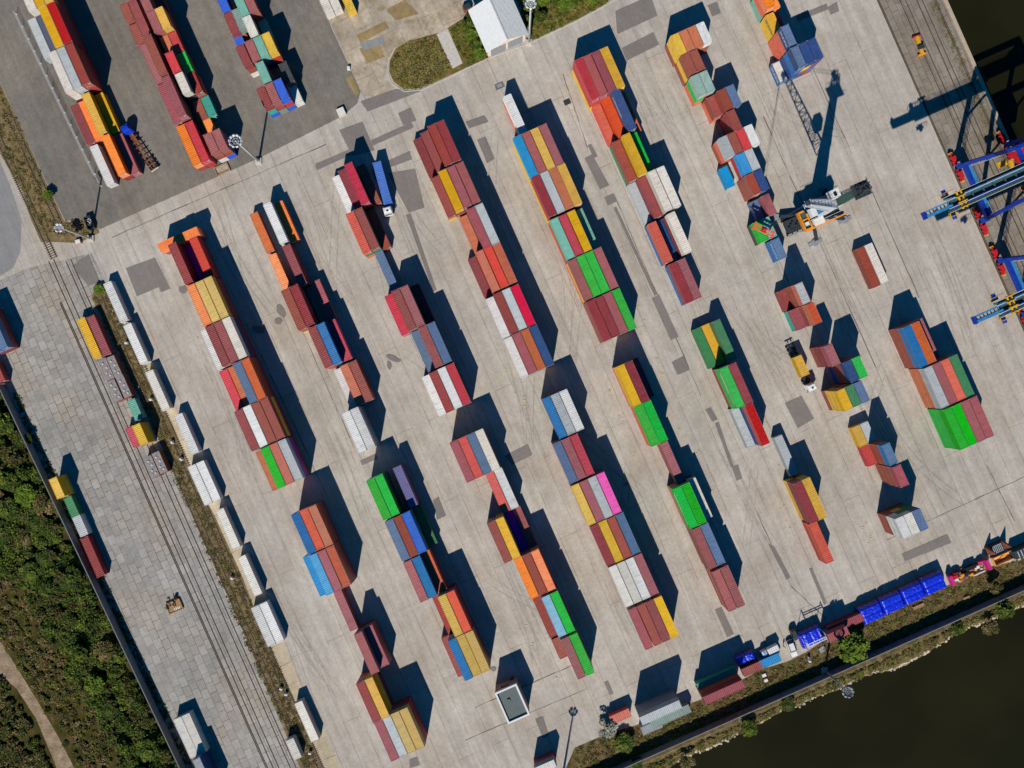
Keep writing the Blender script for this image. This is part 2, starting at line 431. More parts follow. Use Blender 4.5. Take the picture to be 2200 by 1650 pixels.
mb = MB()
for i_, q in enumerate(patches):
    vs = [P(*a) for a in q]
    mb.add([(p.x, p.y, 0.014 + 0.002 * i_) for p in vs], [tuple(range(len(q)))])
o = mb.build('asphalt_patches', M_patch)
bm = bmesh.new(); bm.from_mesh(o.data)
for f in bm.faces:
    f.normal_update()
    if f.normal.z < 0: f.normal_flip()
bmesh.ops.triangulate(bm, faces=bm.faces[:])
bm.to_mesh(o.data); bm.free()
tag(o, kind='structure')

M_moss = ground_mat('mossy_concrete', rgb(146, 124, 86), blot=.25, stain=.5, fine=.2)
for zi, (q, mt_) in enumerate((([(765, 76), (828, 45), (836, 60), (776, 92)], M_moss), ([(772, 104), (815, 92), (826, 122), (790, 136)], M_moss), ([(772, 93), (822, 78), (828, 94), (782, 108)], M_road), ([(830, 20), (870, 0), (900, 30), (850, 44)], M_moss), ([(742, 170), (756, 160), (772, 200), (764, 206)], M_moss))):
    sheet('stained_slabs', q, 0.012 + 0.006 * zi, mt_)
# faded yellow bay marks and spilled grain beside the rows
M_mark = plain('faded_yellow_paint', rgb(192, 170, 122), .95, var=.2)
mb = MB(); rm = random.Random(3)
for i in range(210):
    bx, by = rm.choice([(440, 760), (560, 990), (640, 700), (800, 930), (880, 760), (990, 500), (1000, 900), (1040, 1050), (1130, 600), (1100, 800), (1290, 700), (1340, 900), (1420, 780), (1480, 1100), (1700, 1120), (1660, 960), (1820, 1000), (1880, 1180), (1500, 1000), (1350, 640), (960, 1330), (790, 1300), (1150, 1380), (1560, 1180), (1620, 300), (1680, 700)])
    t = rm.gauss(0, 60); x, y = bx + .405 * t + rm.gauss(0, 9), by + .914 * t + rm.gauss(0, 9); c = P(x, y); n = 7; s = rm.uniform(.12, .5)
    vs = [(c.x + s * rm.uniform(.5, 1.2) * math.cos(6.283 * k / n), c.y + s * .7 * rm.uniform(.5, 1.2) * math.sin(6.283 * k / n), 0.104) for k in range(n)]
    mb.add(vs, [tuple(range(n))])
tag(mb.build('faded_markings', M_mark), kind='structure')
# oil stains and the cable trench line across the yard
M_oil = plain('oil_stain', rgb(122, 114, 108), 0.8, var=0.15)
mb = MB()
for (x, y, rx, ry, an) in [(604, 668, 8, 16, 0.5), (598, 690, 9, 7, 0), (845, 770, 16, 6, -0.4), (836, 785, 5, 9, 0.2), (394, 622, 10, 8, 0), (556, 708, 14, 8, -0.2), (1060, 1437, 6, 5, 0), (1345, 1040, 5, 3, .3)]:
    c = P(x, y); n = 18
    vs = [(c.x + (math.cos(an) * math.cos(t) * rx - math.sin(an) * math.sin(t) * ry) * (0.85 + 0.3 * random.random()) / 7.38,
           c.y + (math.sin(an) * math.cos(t) * rx + math.cos(an) * math.sin(t) * ry) * (0.85 + 0.3 * random.random()) / 7.38, 0.10) for t in [2 * math.pi * i / n for i in range(n)]]
    mb.add(vs, [tuple(range(n))])
tag(mb.build('oil_stains', M_oil), kind='structure')
# curved tyre tracks on the lanes
M_tyre = ground_mat('tyre_track', rgb(164, 154, 141), blot=.12, fine=.25, stain=.2, streak=.1)
mb = MB(); rm = random.Random(19); zt_ = 0.00725
lanes = [(500, 560), (520, 900), (700, 560), (760, 1000), (860, 500), (980, 820), (1060, 400), (1130, 900), (1240, 640), (1290, 1000), (1420, 300), (1480, 640), (1640, 760), (1600, 1080), (1800, 620), (1880, 880), (2040, 620), (1120, 1320), (1330, 1250), (640, 1360), (1700, 300), (1960, 1060)]
for lx, ly in lanes:
    for rep_ in range(3):
        c = P(lx + rm.gauss(0, 12), ly + rm.gauss(0, 40)); an = UA + rm.gauss(0, .10) + (rm.choice([0, 0, .5, -.5]) if rep_ == 2 else 0)
        cur = rm.gauss(0, .012); n = 26; step = rm.uniform(.9, 1.7); wd = rm.uniform(.13, .22); L2 = [[], []]; zt_ += 0.0002
        x, y = c.x - math.cos(an) * n * step / 2, c.y - math.sin(an) * n * step / 2
        for i in range(n + 1):
            for s in (0, 1):
                ox = (s - .5) * 2.1
                px_, py_ = x - math.sin(an) * ox, y + math.cos(an) * ox
                k = wd * min(1, i / 6, (n - i) / 6)
                L2[s].append(((px_ + math.sin(an) * k, py_ - math.cos(an) * k, zt_ + .0001 * s), (px_ - math.sin(an) * k, py_ + math.cos(an) * k, zt_ + .0001 * s)))
            x += math.cos(an) * step; y += math.sin(an) * step; an += cur
        for tr in L2:
            vs = [q for pr_ in tr for q in pr_]
            mb.add(vs, [(2 * i, 2 * i + 2, 2 * i + 3, 2 * i + 1) for i in range(n)])
tag(mb.build('tyre_tracks', M_tyre), kind='structure')
M_seam = plain('tar_seam', rgb(104, 96, 88), 0.9, var=0.2)
mb = MB()
seams = [((1320, 420), (1506, 850)), ((1556, 950), (1700, 1260)), ((1700, 1260), (1776, 1330)), ((1860, 380), (1975, 640)), ((1210, 160), (1262, 318)), ((640, 690), (760, 960)), ((2120, 1000), (2180, 1120)), ((1640, 250), (1900, 830)), ((880, 620), (1000, 890)),
         ((1725, 100), (1830, 330)), ((1600, 400), (1700, 620)), ((240, 510), (700, 310)), ((560, 760), (700, 1060)), ((1905, 1160), (2200, 1025)), ((1020, 1520), (1240, 1425)), ((1000, 1590), (1260, 1480))]
for si_, (a, c) in enumerate(seams):
    n = 14; pts = []
    for i in range(n + 1):
        k = i / n
        p = P(a[0] + (c[0] - a[0]) * k + random.uniform(-.7, .7), a[1] + (c[1] - a[1]) * k + random.uniform(-.7, .7))
        pts.append(p)
    for p, q in zip(pts, pts[1:]):
        d = (q - p).normalized(); nrm = Vector((-d.y, d.x, 0)) * random.uniform(0.06, 0.16)
        mb.add([(p.x - nrm.x, p.y - nrm.y, 0.0051 + .0001 * si_), (p.x + nrm.x, p.y + nrm.y, 0.0051 + .0001 * si_), (q.x + nrm.x, q.y + nrm.y, 0.0051 + .0001 * si_), (q.x - nrm.x, q.y - nrm.y, 0.0051 + .0001 * si_)], [(3, 2, 1, 0)])
tag(mb.build('tar_seams', M_seam), kind='structure')

# rails
M_rail = plain('rail_steel', rgb(70, 58, 48), 0.7, var=0.2)
M_sleeper = plain('sleeper', rgb(96, 82, 66), 0.9, var=0.2)
def rails(name, p0, length, gauge=1.52, d=UP, sleepers=True, sink=0.0, z=0.02):
    a = P(*p0); dd = Vector((d[0], -d[1], 0)).normalized(); nn = Vector((-dd.y, dd.x, 0))
    mb = MB()
    for s in (-1, 1):
        q = a + nn * (s * gauge / 2); e = q + dd * length
        mb.beam((q.x, q.y, z + 0.05), (e.x, e.y, z + 0.05), 0.16, 0.12)
    if sleepers:
        t = 0.3
        while t < length:
            c = a + dd * t
            l, r_ = c - nn * 1.25, c + nn * 1.25
            mb.beam((l.x, l.y, z - 0.01), (r_.x, r_.y, z - 0.01), 0.26, 0.06, 1)
            t += 0.68
    o = mb.build(name, [M_rail, M_sleeper])
    return tag(o, kind='structure')
rails('rail_track', (110, 560), 166, sleepers=False)
rails('rail_track', (147, 560), 166, sleepers=False)
rails('rail_track', (212, 636), 150, sleepers=True)
rails('rail_track', (250, 660), 152)
rails('rail_track', (12, 232), 40, d=(0.42, 0.905))
rails('rail_track', (-20, 260), 44, d=(0.42, 0.905))
rails('crane_rail', (130, 650), 170, gauge=0.4, sleepers=False)
rails('crane_rail', (1886, 0), 150, gauge=0.4, sleepers=False)
rails('rail_track', (1930, -20), 150, sleepers=False)
rails('rail_track', (1966, -20), 150, sleepers=False)
rails('crane_rail', (2006, -6), 150, gauge=0.4, sleepers=False)

# quay wall with coping and fenders
a = P(*uv_line(Q0, UP, -700)); e = P(*uv_line(Q0, UP, 1225))
mb = MB()
n_ = V
mb.add([(a.x, a.y, -6), (e.x, e.y, -6), (e.x, e.y, -0.002), (a.x, a.y, -0.002)], [(0, 1, 2, 3)])
a2, e2 = a - n_ * 0.55, e - n_ * 0.55
mb.beam((a2.x, a2.y, 0.12), (e2.x, e2.y, 0.12), 1.05, 0.24, 1)
o = mb.build('quay_wall', [M_wall, plain('coping_stone', rgb(176, 158, 136), 0.9)])
tag(o, 'pale stone coping and concrete face along the dark basin at upper right', 'quay wall')

# walls: river side and woodland side
M_coping = plain('wall_coping', rgb(112, 112, 108), .9, var=.15)
def long_wall(name, p0, p1, h, th, label, z0=0.0):
    a, e = P(*p0), P(*p1)
    root_mid = (a + e) / 2
    d = (e - a).normalized(); L = (e - a).length; nn = Vector((-d.y, d.x, 0))
    mb = MB()
    t = 0.0
    while t < L:
        q = min(L, t + 6.0)
        pa, pe = a + d * (t + 0.02), a + d * (q - 0.02)
        mb.beam((pa.x, pa.y, z0 + h / 2), (pe.x, pe.y, z0 + h / 2), th, h)
        t = q
    o = mb.build(name, M_wall)
    mb = MB()
    mb.beam((a.x, a.y, z0 + h + 0.05), (e.x, e.y, z0 + h + 0.05), th - 0.06, 0.1)
    c = mb.build('coping', M_coping, o)
    return tag(o, label, 'wall')
long_wall('boundary_wall', uv_line((1402, 1611), WD, -320), uv_line((1402, 1611), WD, 1200), 3.0, 0.35, 'long grey concrete wall between the scrubby verge and the river')
long_wall('boundary_wall', (10, 827), (425, 1702), 3.0, 0.35, 'long grey concrete wall between the woodland and the slab paving')

# river bank below the wall
shore = [(1180, 1800), (1300, 1728), (1380, 1690), (1470, 1624), (1522, 1610), (1576, 1583), (1624, 1559), (1675, 1528), (1720, 1514), (1760, 1493), (1805, 1479), (1853, 1452), (1912, 1440), (1952, 1424), (2011, 1391), (2037, 1373), (2080, 1349), (2133, 1330), (2176, 1311), (2200, 1301), (2300, 1255), (2500, 1165)]
mb = MB()
NS = 160; rows = 7
grid = []
for i in range(NS + 1):
    k = i / NS * (len(shore) - 1); j = min(int(k), len(shore) - 2); f = k - j
    s = Vector((shore[j][0] * (1 - f) + shore[j + 1][0] * f, shore[j][1] * (1 - f) + shore[j + 1][1] * f))
    # foot of the wall straight above
    rel = ((s.x - 1403) * WD[0] + (s.y - 1628) * WD[1])
    w = Vector((1403 + WD[0] * rel, 1630 + WD[1] * rel))
    jit = random.uniform(-3, 3)
    for r_ in range(rows + 1):
        q = r_ / rows
        if q <= 0.8:
            t = q / 0.8; x, y = w.lerp(s + Vector((0.4 * jit, jit)), t); z = 0.0 - 2.9 * t ** 1.6 + random.uniform(-.12, .12) * (t > 0)
        else:
            t = (q - 0.8) / 0.2; x = s.x + 0.4 * 14 * t; y = s.y + jit + 14 * t; z = -2.9 - 2.0 * t
        p = P(x, y, z); grid.append((p.x, p.y, z - 0.002))
fs = []
for i in range(NS):
    for r_ in range(rows):
        A = i * (rows + 1) + r_
        fs.append((A, A + 1, A + rows + 2, A + rows + 1))
mb.add(grid, fs)
tag(mb.build('river_bank', M_bank, smooth=True), kind='structure')
# ------------------------------------------------------------ containers
CW = 2.44; PITCH = 2.60
HT = {40: 2.80, 20: 2.66}
LN = {40: 12.19, 20: 6.06}
PAINTS = {  # letter: (name, colour, rust)
 'M': ('maroon', rgb(148, 58, 62), .25), 'B': ('brick-brown', rgb(158, 72, 60), .3), 'P': ('dusty pink-brown', rgb(166, 88, 90), .25), 'R': ('red', rgb(190, 44, 56), .12),
 'r': ('orange-red', rgb(220, 88, 64), .15), 'O': ('bright orange', rgb(255, 128, 14), .04), 'o': ('rust-orange', rgb(204, 104, 66), .25), 'Y': ('golden yellow', rgb(228, 176, 34), .1),
 'y': ('pale yellow', rgb(212, 172, 78), .2), 'W': ('white', rgb(224, 222, 216), .3), 'w': ('rust-stained cream', rgb(222, 212, 196), .8), 'S': ('silver-grey', rgb(184, 189, 188), .25),
 's': ('steel-blue', rgb(92, 118, 152), .15), 'b': ('mid blue', rgb(28, 112, 172), .15), 'd': ('dark blue', rgb(38, 76, 130), .12), 'c': ('sky-blue', rgb(24, 150, 206), .08),
 'u': ('vivid blue', rgb(10, 100, 205), .08), 'G': ('bright green', rgb(0, 184, 42), .03), 'g': ('pale teal', rgb(116, 180, 156), .2), 't': ('dull green', rgb(66, 132, 84), .2),
 'C': ('crimson', rgb(214, 36, 66), .08), 'V': ('violet', rgb(150, 34, 172), .08), 'v': ('grey-violet', rgb(112, 106, 156), .15), 'p': ('pink', rgb(242, 92, 172), .05),
 'K': ('charcoal', rgb(70, 74, 76), .2), 'T': ('turquoise', rgb(40, 170, 150), .1), 'L': ('grey-green', rgb(132, 150, 140), .2), 'k': ('grey', rgb(146, 152, 155), .2), 'q': ('slate', rgb(84, 90, 112), .15), 'h': ('weathered teal', rgb(152, 180, 166), .3),
 'Z': ('light blue', rgb(140, 186, 206), .1), 'X': ('off-white', rgb(222, 216, 202), .35),
}
MAT = {k: paint('paint_' + v[0].replace(' ', '_').replace('-', '_'), v[1], max(v[2], .16)) for k, v in PAINTS.items()}
M_steel = plain('bare_steel', rgb(150, 148, 146), 0.5, var=0.15)
M_bar = plain('locking_bar_steel', rgb(206, 202, 198), 0.45, var=0.1)
M_deck = plain('dark_floor', rgb(50, 44, 40), 0.9)

def container_body(L, H):
    """corrugated side and end walls in a frame of posts and rails, floor and corner castings"""
    mb = MB()
    pw = 0.14
    for x in (0, L - pw):
        for y in (0, CW - pw):
            mb.box(x, x + pw, y, y + pw, 0.0, H)
    for y in (0, CW - 0.1):
        mb.box(pw, L - pw, y, y + 0.1, 0.02, 0.18); mb.box(pw, L - pw, y, y + 0.1, H - 0.12, H)
    for x in (0, L - 0.1):
        mb.box(x, x + 0.1, pw, CW - pw, 0.02, 0.18); mb.box(x, x + 0.1, pw, CW - pw, H - 0.14, H)
    def corr(n0, n1, fn, flip):
        per = 0.278; n = max(1, int(round((n1 - n0) / per))); per = (n1 - n0) / n
        pts = []
        for i in range(n):
            b0 = n0 + i * per
            pts += [(b0, 0.0), (b0 + per * .3, 0.0), (b0 + per * .5, 0.045), (b0 + per * .8, 0.045)]
        pts.append((n1, 0.0))
        vs = []; fs = []
        for t, dpt in pts:
            vs += [fn(t, dpt, 0.17), fn(t, dpt, H - 0.11)]
        for i in range(len(pts) - 1):
            q = (2 * i, 2 * i + 2, 2 * i + 3, 2 * i + 1)
            fs.append(q[::-1] if flip else q)
        mb.add(vs, fs)
    corr(pw, L - pw, lambda t, d_, z: (t, 0.02 + d_, z), False)
    corr(pw, L - pw, lambda t, d_, z: (t, CW - 0.02 - d_, z), True)
    corr(pw, CW - pw, lambda t, d_, z: (0.03 + d_, t, z), True)
    corr(pw, CW - pw, lambda t, d_, z: (L - 0.03 - d_, t, z), False)
    mb.box(0.12, L - 0.12, 0.11, CW - 0.11, 0.05, 0.14, 2)
    for x in (-0.012, L - 0.166):
        for y in (-0.012, CW - 0.15):
            for z in (-0.004, H - 0.112):
                mb.box(x, x + 0.178, y, y + 0.162, z, z + 0.118, 1)
    return mb
def container_roof(L, H):
    mb = MB()
    n0, n1 = 0.11, L - 0.11
    n = int((n1 - n0) / 0.5); per = (n1 - n0) / n
    pts = []
    for i in range(n):
        b0 = n0 + i * per
        pts += [(b0, -0.055), (b0 + per * .45, -0.055), (b0 + per * .62, -0.012), (b0 + per * .83, -0.012)]
    pts.append((n1, -0.055))
    vs = []; fs = []
    for x, dz in pts:
        vs += [(x, 0.095, H + dz), (x, CW - 0.095, H + dz)]
    for i in range(len(pts) - 1):
        fs.append((2 * i, 2 * i + 2, 2 * i + 3, 2 * i + 1))
    mb.add(vs, fs)
    return mb
def container_door(L, H, far, bars=False):
    mb = MB()
    x = L - 0.012 if far else 0.012
    s = 1 if far else -1
    def bx(a0, a1, y0, y1, z0, z1, mi):
        mb.box(min(x + s * a0, x + s * a1), max(x + s * a0, x + s * a1), y0, y1, z0, z1, mi)
    if not bars:
        bx(-0.02, 0.02, 0.15, 1.21, 0.2, H - 0.16, 0); bx(-0.02, 0.02, 1.235, CW - 0.15, 0.2, H - 0.16, 0)
        return mb
    for y in (0.42, 0.95, 1.49, 2.02):
        bx(0.025, 0.065, y - 0.022, y + 0.022, 0.16, H - 0.12, 0)
        bx(0.03, 0.075, y - 0.02, y + 0.26, 1.0, 1.06, 0)
    bx(0.022, 0.027, 1.45, 2.2, H - 0.75, H - 0.45, 0)
    return mb
MESH = {}
for L_ in (40, 20):
    MESH[L_, 'body'] = container_body(LN[L_], HT[L_]).mesh('container_body')
    MESH[L_, 'roof'] = container_roof(LN[L_], HT[L_]).mesh('container_roof')
    MESH[L_, 'far'] = container_door(LN[L_], HT[L_], True).mesh('container_door')
    MESH[L_, 'near'] = container_door(LN[L_], HT[L_], False).mesh('container_door')
    MESH[L_, 'farbar'] = container_door(LN[L_], HT[L_], True, True).mesh('locking_bars')
    MESH[L_, 'nearbar'] = container_door(LN[L_], HT[L_], False, True).mesh('locking_bars')
    lt = MB(); rl = random.Random(L_)
    x = LN[L_] * .12
    while x < LN[L_] * (.62 if L_ == 40 else .85):
        w_ = rl.uniform(.3, .62); z_ = HT[L_] * .42
        for q in rl.sample([(0, .12, 0, .95), (w_ - .12, w_, 0, .95), (0, w_, .83, .95), (0, w_, 0, .12), (0, w_, .42, .54)], 3): lt.box(x + q[0], x + q[1], -.02, 0.012 + .004 * rl.random(), z_ + q[2], z_ + q[3])
        x += w_ + .25
    st = MB(); st.box(LN[L_] * .08, LN[L_] * .9, -.02, .014, HT[L_] * .62, HT[L_] * .68); st.box(LN[L_] * .14, LN[L_] * .6, -.02, .013, HT[L_] * .4, HT[L_] * .46)
    MESH[L_, 'stripe'] = st.mesh('white_stripe'); MESH[L_, 'stripe'].materials.append(M_bar)
    MESH[L_, 'text'] = lt.mesh('wall_lettering'); MESH[L_, 'text'].materials.append(M_bar)
    for k_, ms in (('farbar', [M_bar]), ('nearbar', [M_bar]), ('body', [MAT['M'], M_steel, M_deck]), ('roof', [MAT['M']]), ('far', [MAT['M']]), ('near', [MAT['M']])):
        for m_ in ms: MESH[L_, k_].materials.append(m_)

# every block: (name, x, y, column of the surveyed corner, length, columns west to east, turned?)
# a column is tiers + top colour [^roof colour] [: lower colours]
R = {
 'r0': 'row by the chassis lorry', 'r1': 'row ending at the light tower', 'r1s': 'short-container row above the tower',
 'r2': 'row behind the crosswise container', 'r2b': 'row left of the hut', 'r3': 'row ending in white containers',
 'r3b': 'row ending above the hut', 'r4': 'row beside the blue lorry', 'r4b': 'row with the violet container',
 'r5': 'row headed by maroon roofs', 'r6': 'row with a white head', 'r5b': 'row with the pink container',
 'r6b': 'row with paired green roofs', 'r7': 'row ending in blue-sided maroon', 'r7b': 'row ending in lone orange-red',
 'r8': 'short row beside the harbour crane', 'r9': 'blue stack at the top edge',
}
ORD = ['first', 'second', 'third', 'fourth', 'fifth', 'sixth', 'seventh', 'eighth', 'ninth', 'tenth', 'eleventh', 'twelfth', 'thirteenth']
BAYS = [
 # row, x, y, j, L, cols
 ('r0', 42.6, -67, 2, 40, ['0', '3w:M,M', '3Y', '3Y:M,B']), ('r0', 81.5, 18.2, 2, 40, ['2S', '2q', '3Y', '3R:M,M']), ('r0', 120.5, 106.5, 2, 40, ['0', '3w:W,M', '3S:S,B', '3B:R,M']),
 ('r0', 174, 205, 2, 40, ['1M', '1O', '2Y', '1Y']), ('r0', 216.5, 294, 2, 40, ['1W', '0', '2O:M', '1P']),
 ('r1', 273.3, 2.7, 1, 40, ['0', '2P']), ('r1', 306.7, 80, 1, 40, ['2P', '3B:B,M']), ('r1', 345.3, 168, 1, 40, ['2P', '3P:B,t']), ('r1', 396, 265.3, 1, 40, ['2O:B', '2C:R']),
 ('r2', 344.8, 540.5, 0, 40, ['2O'], 1),
 ('r2', 360, 526.7, 0, 40, ['3M', '1V', '2r']), ('r2', 400, 616, 0, 40, ['3O', '3y', '3y:M,B']), ('r2', 476, 686.7, 3, 40, ['2W', '3M', '3M', '3w:d,M']), ('r2', 517, 774.5, 3, 40, ['2C', '2o', '3s', '3o:B,M']),
 ('r2', 557.3, 860.5, 3, 40, ['3M', '3W', '3B', '3B:Y,M']), ('r2', 596, 949.3, 3, 40, ['2o', '3G', '3o', '3S:V,M']),
 ('r2b', 642.6, 1098.7, 1, 40, ['3b', '3r', '3o:B,M']), ('r2b', 681, 1186.7, 2, 40, ['2c', '3c', '3P', '3o:B,M']), ('r2b', 716, 1274, 0, 40, ['1P']), ('r2b', 760, 1364.7, 0, 40, ['3P:B,M', '2P:B']),
 ('r2b', 782.7, 1462, 1, 40, ['3M', '3Y:Y,M']), ('r2b', 857.3, 1527.3, 3, 40, ['3P', '3S', '3y', '3y:M,R']),
 ('r3', 536, 461.3, 0, 40, ['1o', '0', '2W:v', '1O']), ('r3', 605.3, 530.7, 2, 40, ['1O', '0', '2M']), ('r3', 621.3, 617.3, 1, 40, ['3B:M,Y', '3M:M,B', '0', '1P']), ('r3', 678.7, 698.7, 1, 40, ['3B', '3b', '2R']),
 ('r3', 729.7, 788, 1, 40, ['1W', '2o', '2B']), ('r3', 733.3, 889.3, 0, 40, ['3W:X,X', '3W:k,k']),
 ('r3b', 804, 1025.3, 1, 40, ['3G', '3G:t,t', '0', '2v:B']), ('r3b', 862.7, 1105.3, 2, 40, ['3s', '3B', '3u:t,B', '1t']), ('r3b', 884, 1201.3, 1, 40, ['3P', '3b:b,d', '2o']),
 ('r3b', 940, 1283.3, 1, 40, ['1B', '3Y', '3r:M,M']), ('r3b', 980, 1370, 2, 40, ['1B', '3b', '3y', '3y:B,M']),
 ('r4', 738.7, 354.7, 2, 40, ['1W', '2M', '3R:R,M', '1B']), ('r4', 760, 452, 1, 40, ['3r', '3B', '1B']), ('r4', 804, 542.7, 0, 40, ['1s']), ('r4', 840, 626.7, 1, 40, ['2C', '3B', '3P', '1M']),
 ('r4', 916, 697.5, 2, 40, ['2s', '3P', '3s']), ('r4', 957.3, 786.7, 3, 40, ['2W', '3B', '3W', '3R']),
 ('r4b', 1020, 928, 3, 40, ['3P', '3r', '3s', '3w']), ('r4b', 1060.5, 1011.3, 1, 40, ['2r', '2W']), ('r4b', 1064, 1117.3, 1, 40, ['3B', '3Y', '1V', '1P']),
 ('r4b', 1121.3, 1194.7, 1, 40, ['3O', '3B', '3O']), ('r4b', 1162.7, 1284.7, 1, 40, ['2B', '3Z', '3G']), ('r4b', 1204, 1375.3, 1, 40, ['20:2B', '3P', '3G']),
 ('r5', 936, 264, 3, 40, ['1M', '2M', '3B', '3M']), ('r5', 977.3, 353.3, 3, 40, ['2B:Y', '3Y', '3P', '3P']), ('r5', 1001.3, 450.7, 2, 40, ['0', '1o', '3P', '3S']), ('r5', 1020, 542.7, 1, 40, ['1M', '3o', '3r', '3o']),
 ('r5', 1096, 617.3, 3, 40, ['2W', '3B', '3S', '3C']), ('r5', 1136, 704, 3, 40, ['2W', '3P', '3o', '3d']),
 ('r6', 1080.5, 208, 0, 40, ['2W:r']), ('r6', 1120, 288, 1, 40, ['3c:Y,Y', '3P', '3Y', '3P']), ('r6', 1196, 357.3, 3, 40, ['3M:R,Y', '3S', '3o', '3Y']), ('r6', 1217.3, 457.3, 2, 40, ['3g:B,r', '3R', '3Y', '2g']),
 ('r6', 1256, 545.3, 2, 40, ['3P:Y,r', '3G', '3G', '3P']), ('r6', 1313.6, 625.3, 3, 40, ['3M:B,B', '3M', '3P', '3G']),
 ('r5b', 1164, 858.7, 0, 40, ['3b', '3S', '3W']), ('r5b', 1186.7, 954.7, 0, 40, ['3s', '3P', '3R']), ('r5b', 1226.1, 1045.3, 0, 40, ['3Y', '3P', '3S', '3p']), ('r5b', 1266.7, 1132, 0, 40, ['3M', '3Y', '3B', '3s']),
 ('r5b', 1361.3, 1196, 3, 40, ['3X', '3X', '3W', '3P']), ('r5b', 1404, 1287.3, 3, 40, ['3P', '3B', '3M', '3Y']),
 ('r6b', 1341.3, 781.3, 1, 40, ['3Y:Y,r', '3M', '1M']), ('r6b', 1362.7, 874.7, 0, 40, ['3G:r,r', '3G']), ('r6b', 1417.3, 954.7, 0, 40, ['2P:B']), ('r6b', 1445.6, 1051.7, 0, 40, ['3G#:G,r', '3G', '2w']),
 ('r6b', 1504, 1130.7, 1, 40, ['3P:B,B', '3s']), ('r6b', 1546.7, 1222, 1, 40, ['3P:r,B', '3P']),
 ('r7', 1233.3, 130.7, 0, 40, ['3R:R,Y!', '3P', '3M:M,B', '3Y']), ('r7', 1312.8, 196, 2, 40, ['1r', '2r', '3d!', '1o']), ('r7', 1335.5, 291.7, 1, 40, ['2B', '3Y', '2G']), ('r7', 1390.7, 370.7, 2, 40, ['1S', '2M', '3w', '3w']),
 ('r7', 1432, 461.3, 2, 40, ['2r:b', '1d', '3w']), ('r7', 1454.5, 561, 1, 40, ['2M:b', '2P']),
 ('r7b', 1529.3, 692, 2, 40, ['1t', '1Y', '2t']), ('r7b', 1564, 785.3, 1, 40, ['3G#:G,M', '3M']), ('r7b', 1599.5, 873, 1, 40, ['1S', '3R:d,d']), ('r7b', 1663, 941, 0, 40, ['1S']),
 ('r7b', 1722.7, 1032, 1, 40, ['3M:M,Y!', '3Y:Y,r']), ('r7b', 1738, 1128, 0, 40, ['2r']),
 ('r8', 1440, 77.3, 0, 20, ['3Y:Y,B', '3o', '3o', '3W']), ('r8', 1462, 120, 0, 20, ['3B:Y,B', '3B']), ('r8', 1501.3, 157.3, 1, 20, ['3h:G,r', '3h']), ('r8', 1540, 196, 1, 20, ['2B:r', '3B:R,r', '3s']),
 ('r8', 1560, 241.3, 0, 20, ['3B:M,R']), ('r8', 1579.8, 281.5, 2, 20, ['3S:r,B', '3B', '3C', '3W']), ('r8', 1545, 363.5, 0, 20, ['1c']), ('r8', 1580.5, 333.5, 0, 20, ['3c:R,W', '3S']),
 ('r8', 1600, 377.5, 0, 20, ['3B:B,B', '3d']), ('r8', 1634.7, 422.7, 1, 20, ['1s', '2P:B']), ('r8', 1634.5, 472, 1, 20, ['2G^G:K!', '2g']), ('r8', 1656, 517, 0, 20, ['2b!^s:b']),
 ('r9', 1630, -22.6, 0, 20, ['3O:r,g', '2O']), ('r9', 1644.8, 33, 0, 20, ['2Y!:Y', '1M']), ('r9', 1676.4, 58.2, 0, 20, ['4d!^s:r,r,r']), ('r9', 1697, 103.5, 1, 20, ['1b!^w', '4d^s:b,d,b', '4d', '4d']),
 # short containers above the light tower, surveyed one by one
 ('r1s', 460.8, -12.8, 0, 20, ['2u']), ('r1s', 483, -20, 0, 20, ['1r']), ('r1s', 500.2, -5.8, 0, 20, ['3g', '3P:M,M']), ('r1s', 479.4, 30.7, 0, 20, ['2M:r']), ('r1s', 496, 23.6, 0, 20, ['2L']), ('r1s', 519.6, 38.6, 0, 20, ['3X']),
 ('r1s', 552, 46, 0, 20, ['1g']), ('r1s', 498.3, 74, 0, 20, ['1u']), ('r1s', 505.4, 101, 0, 20, ['3M:B,W']), ('r1s', 524, 91, 0, 20, ['3P', '3g:b,K', '3Y:R,B']),
 ('r1s', 547.2, 137.1, 0, 20, ['3g', '0']), ('r1s', 597.6, 138.7, 0, 20, ['2K:K']), ('r1s', 567.7, 183, 1, 20, ['3M:T,u', '3P:B,L', '3u:R,u', '1W']),
]
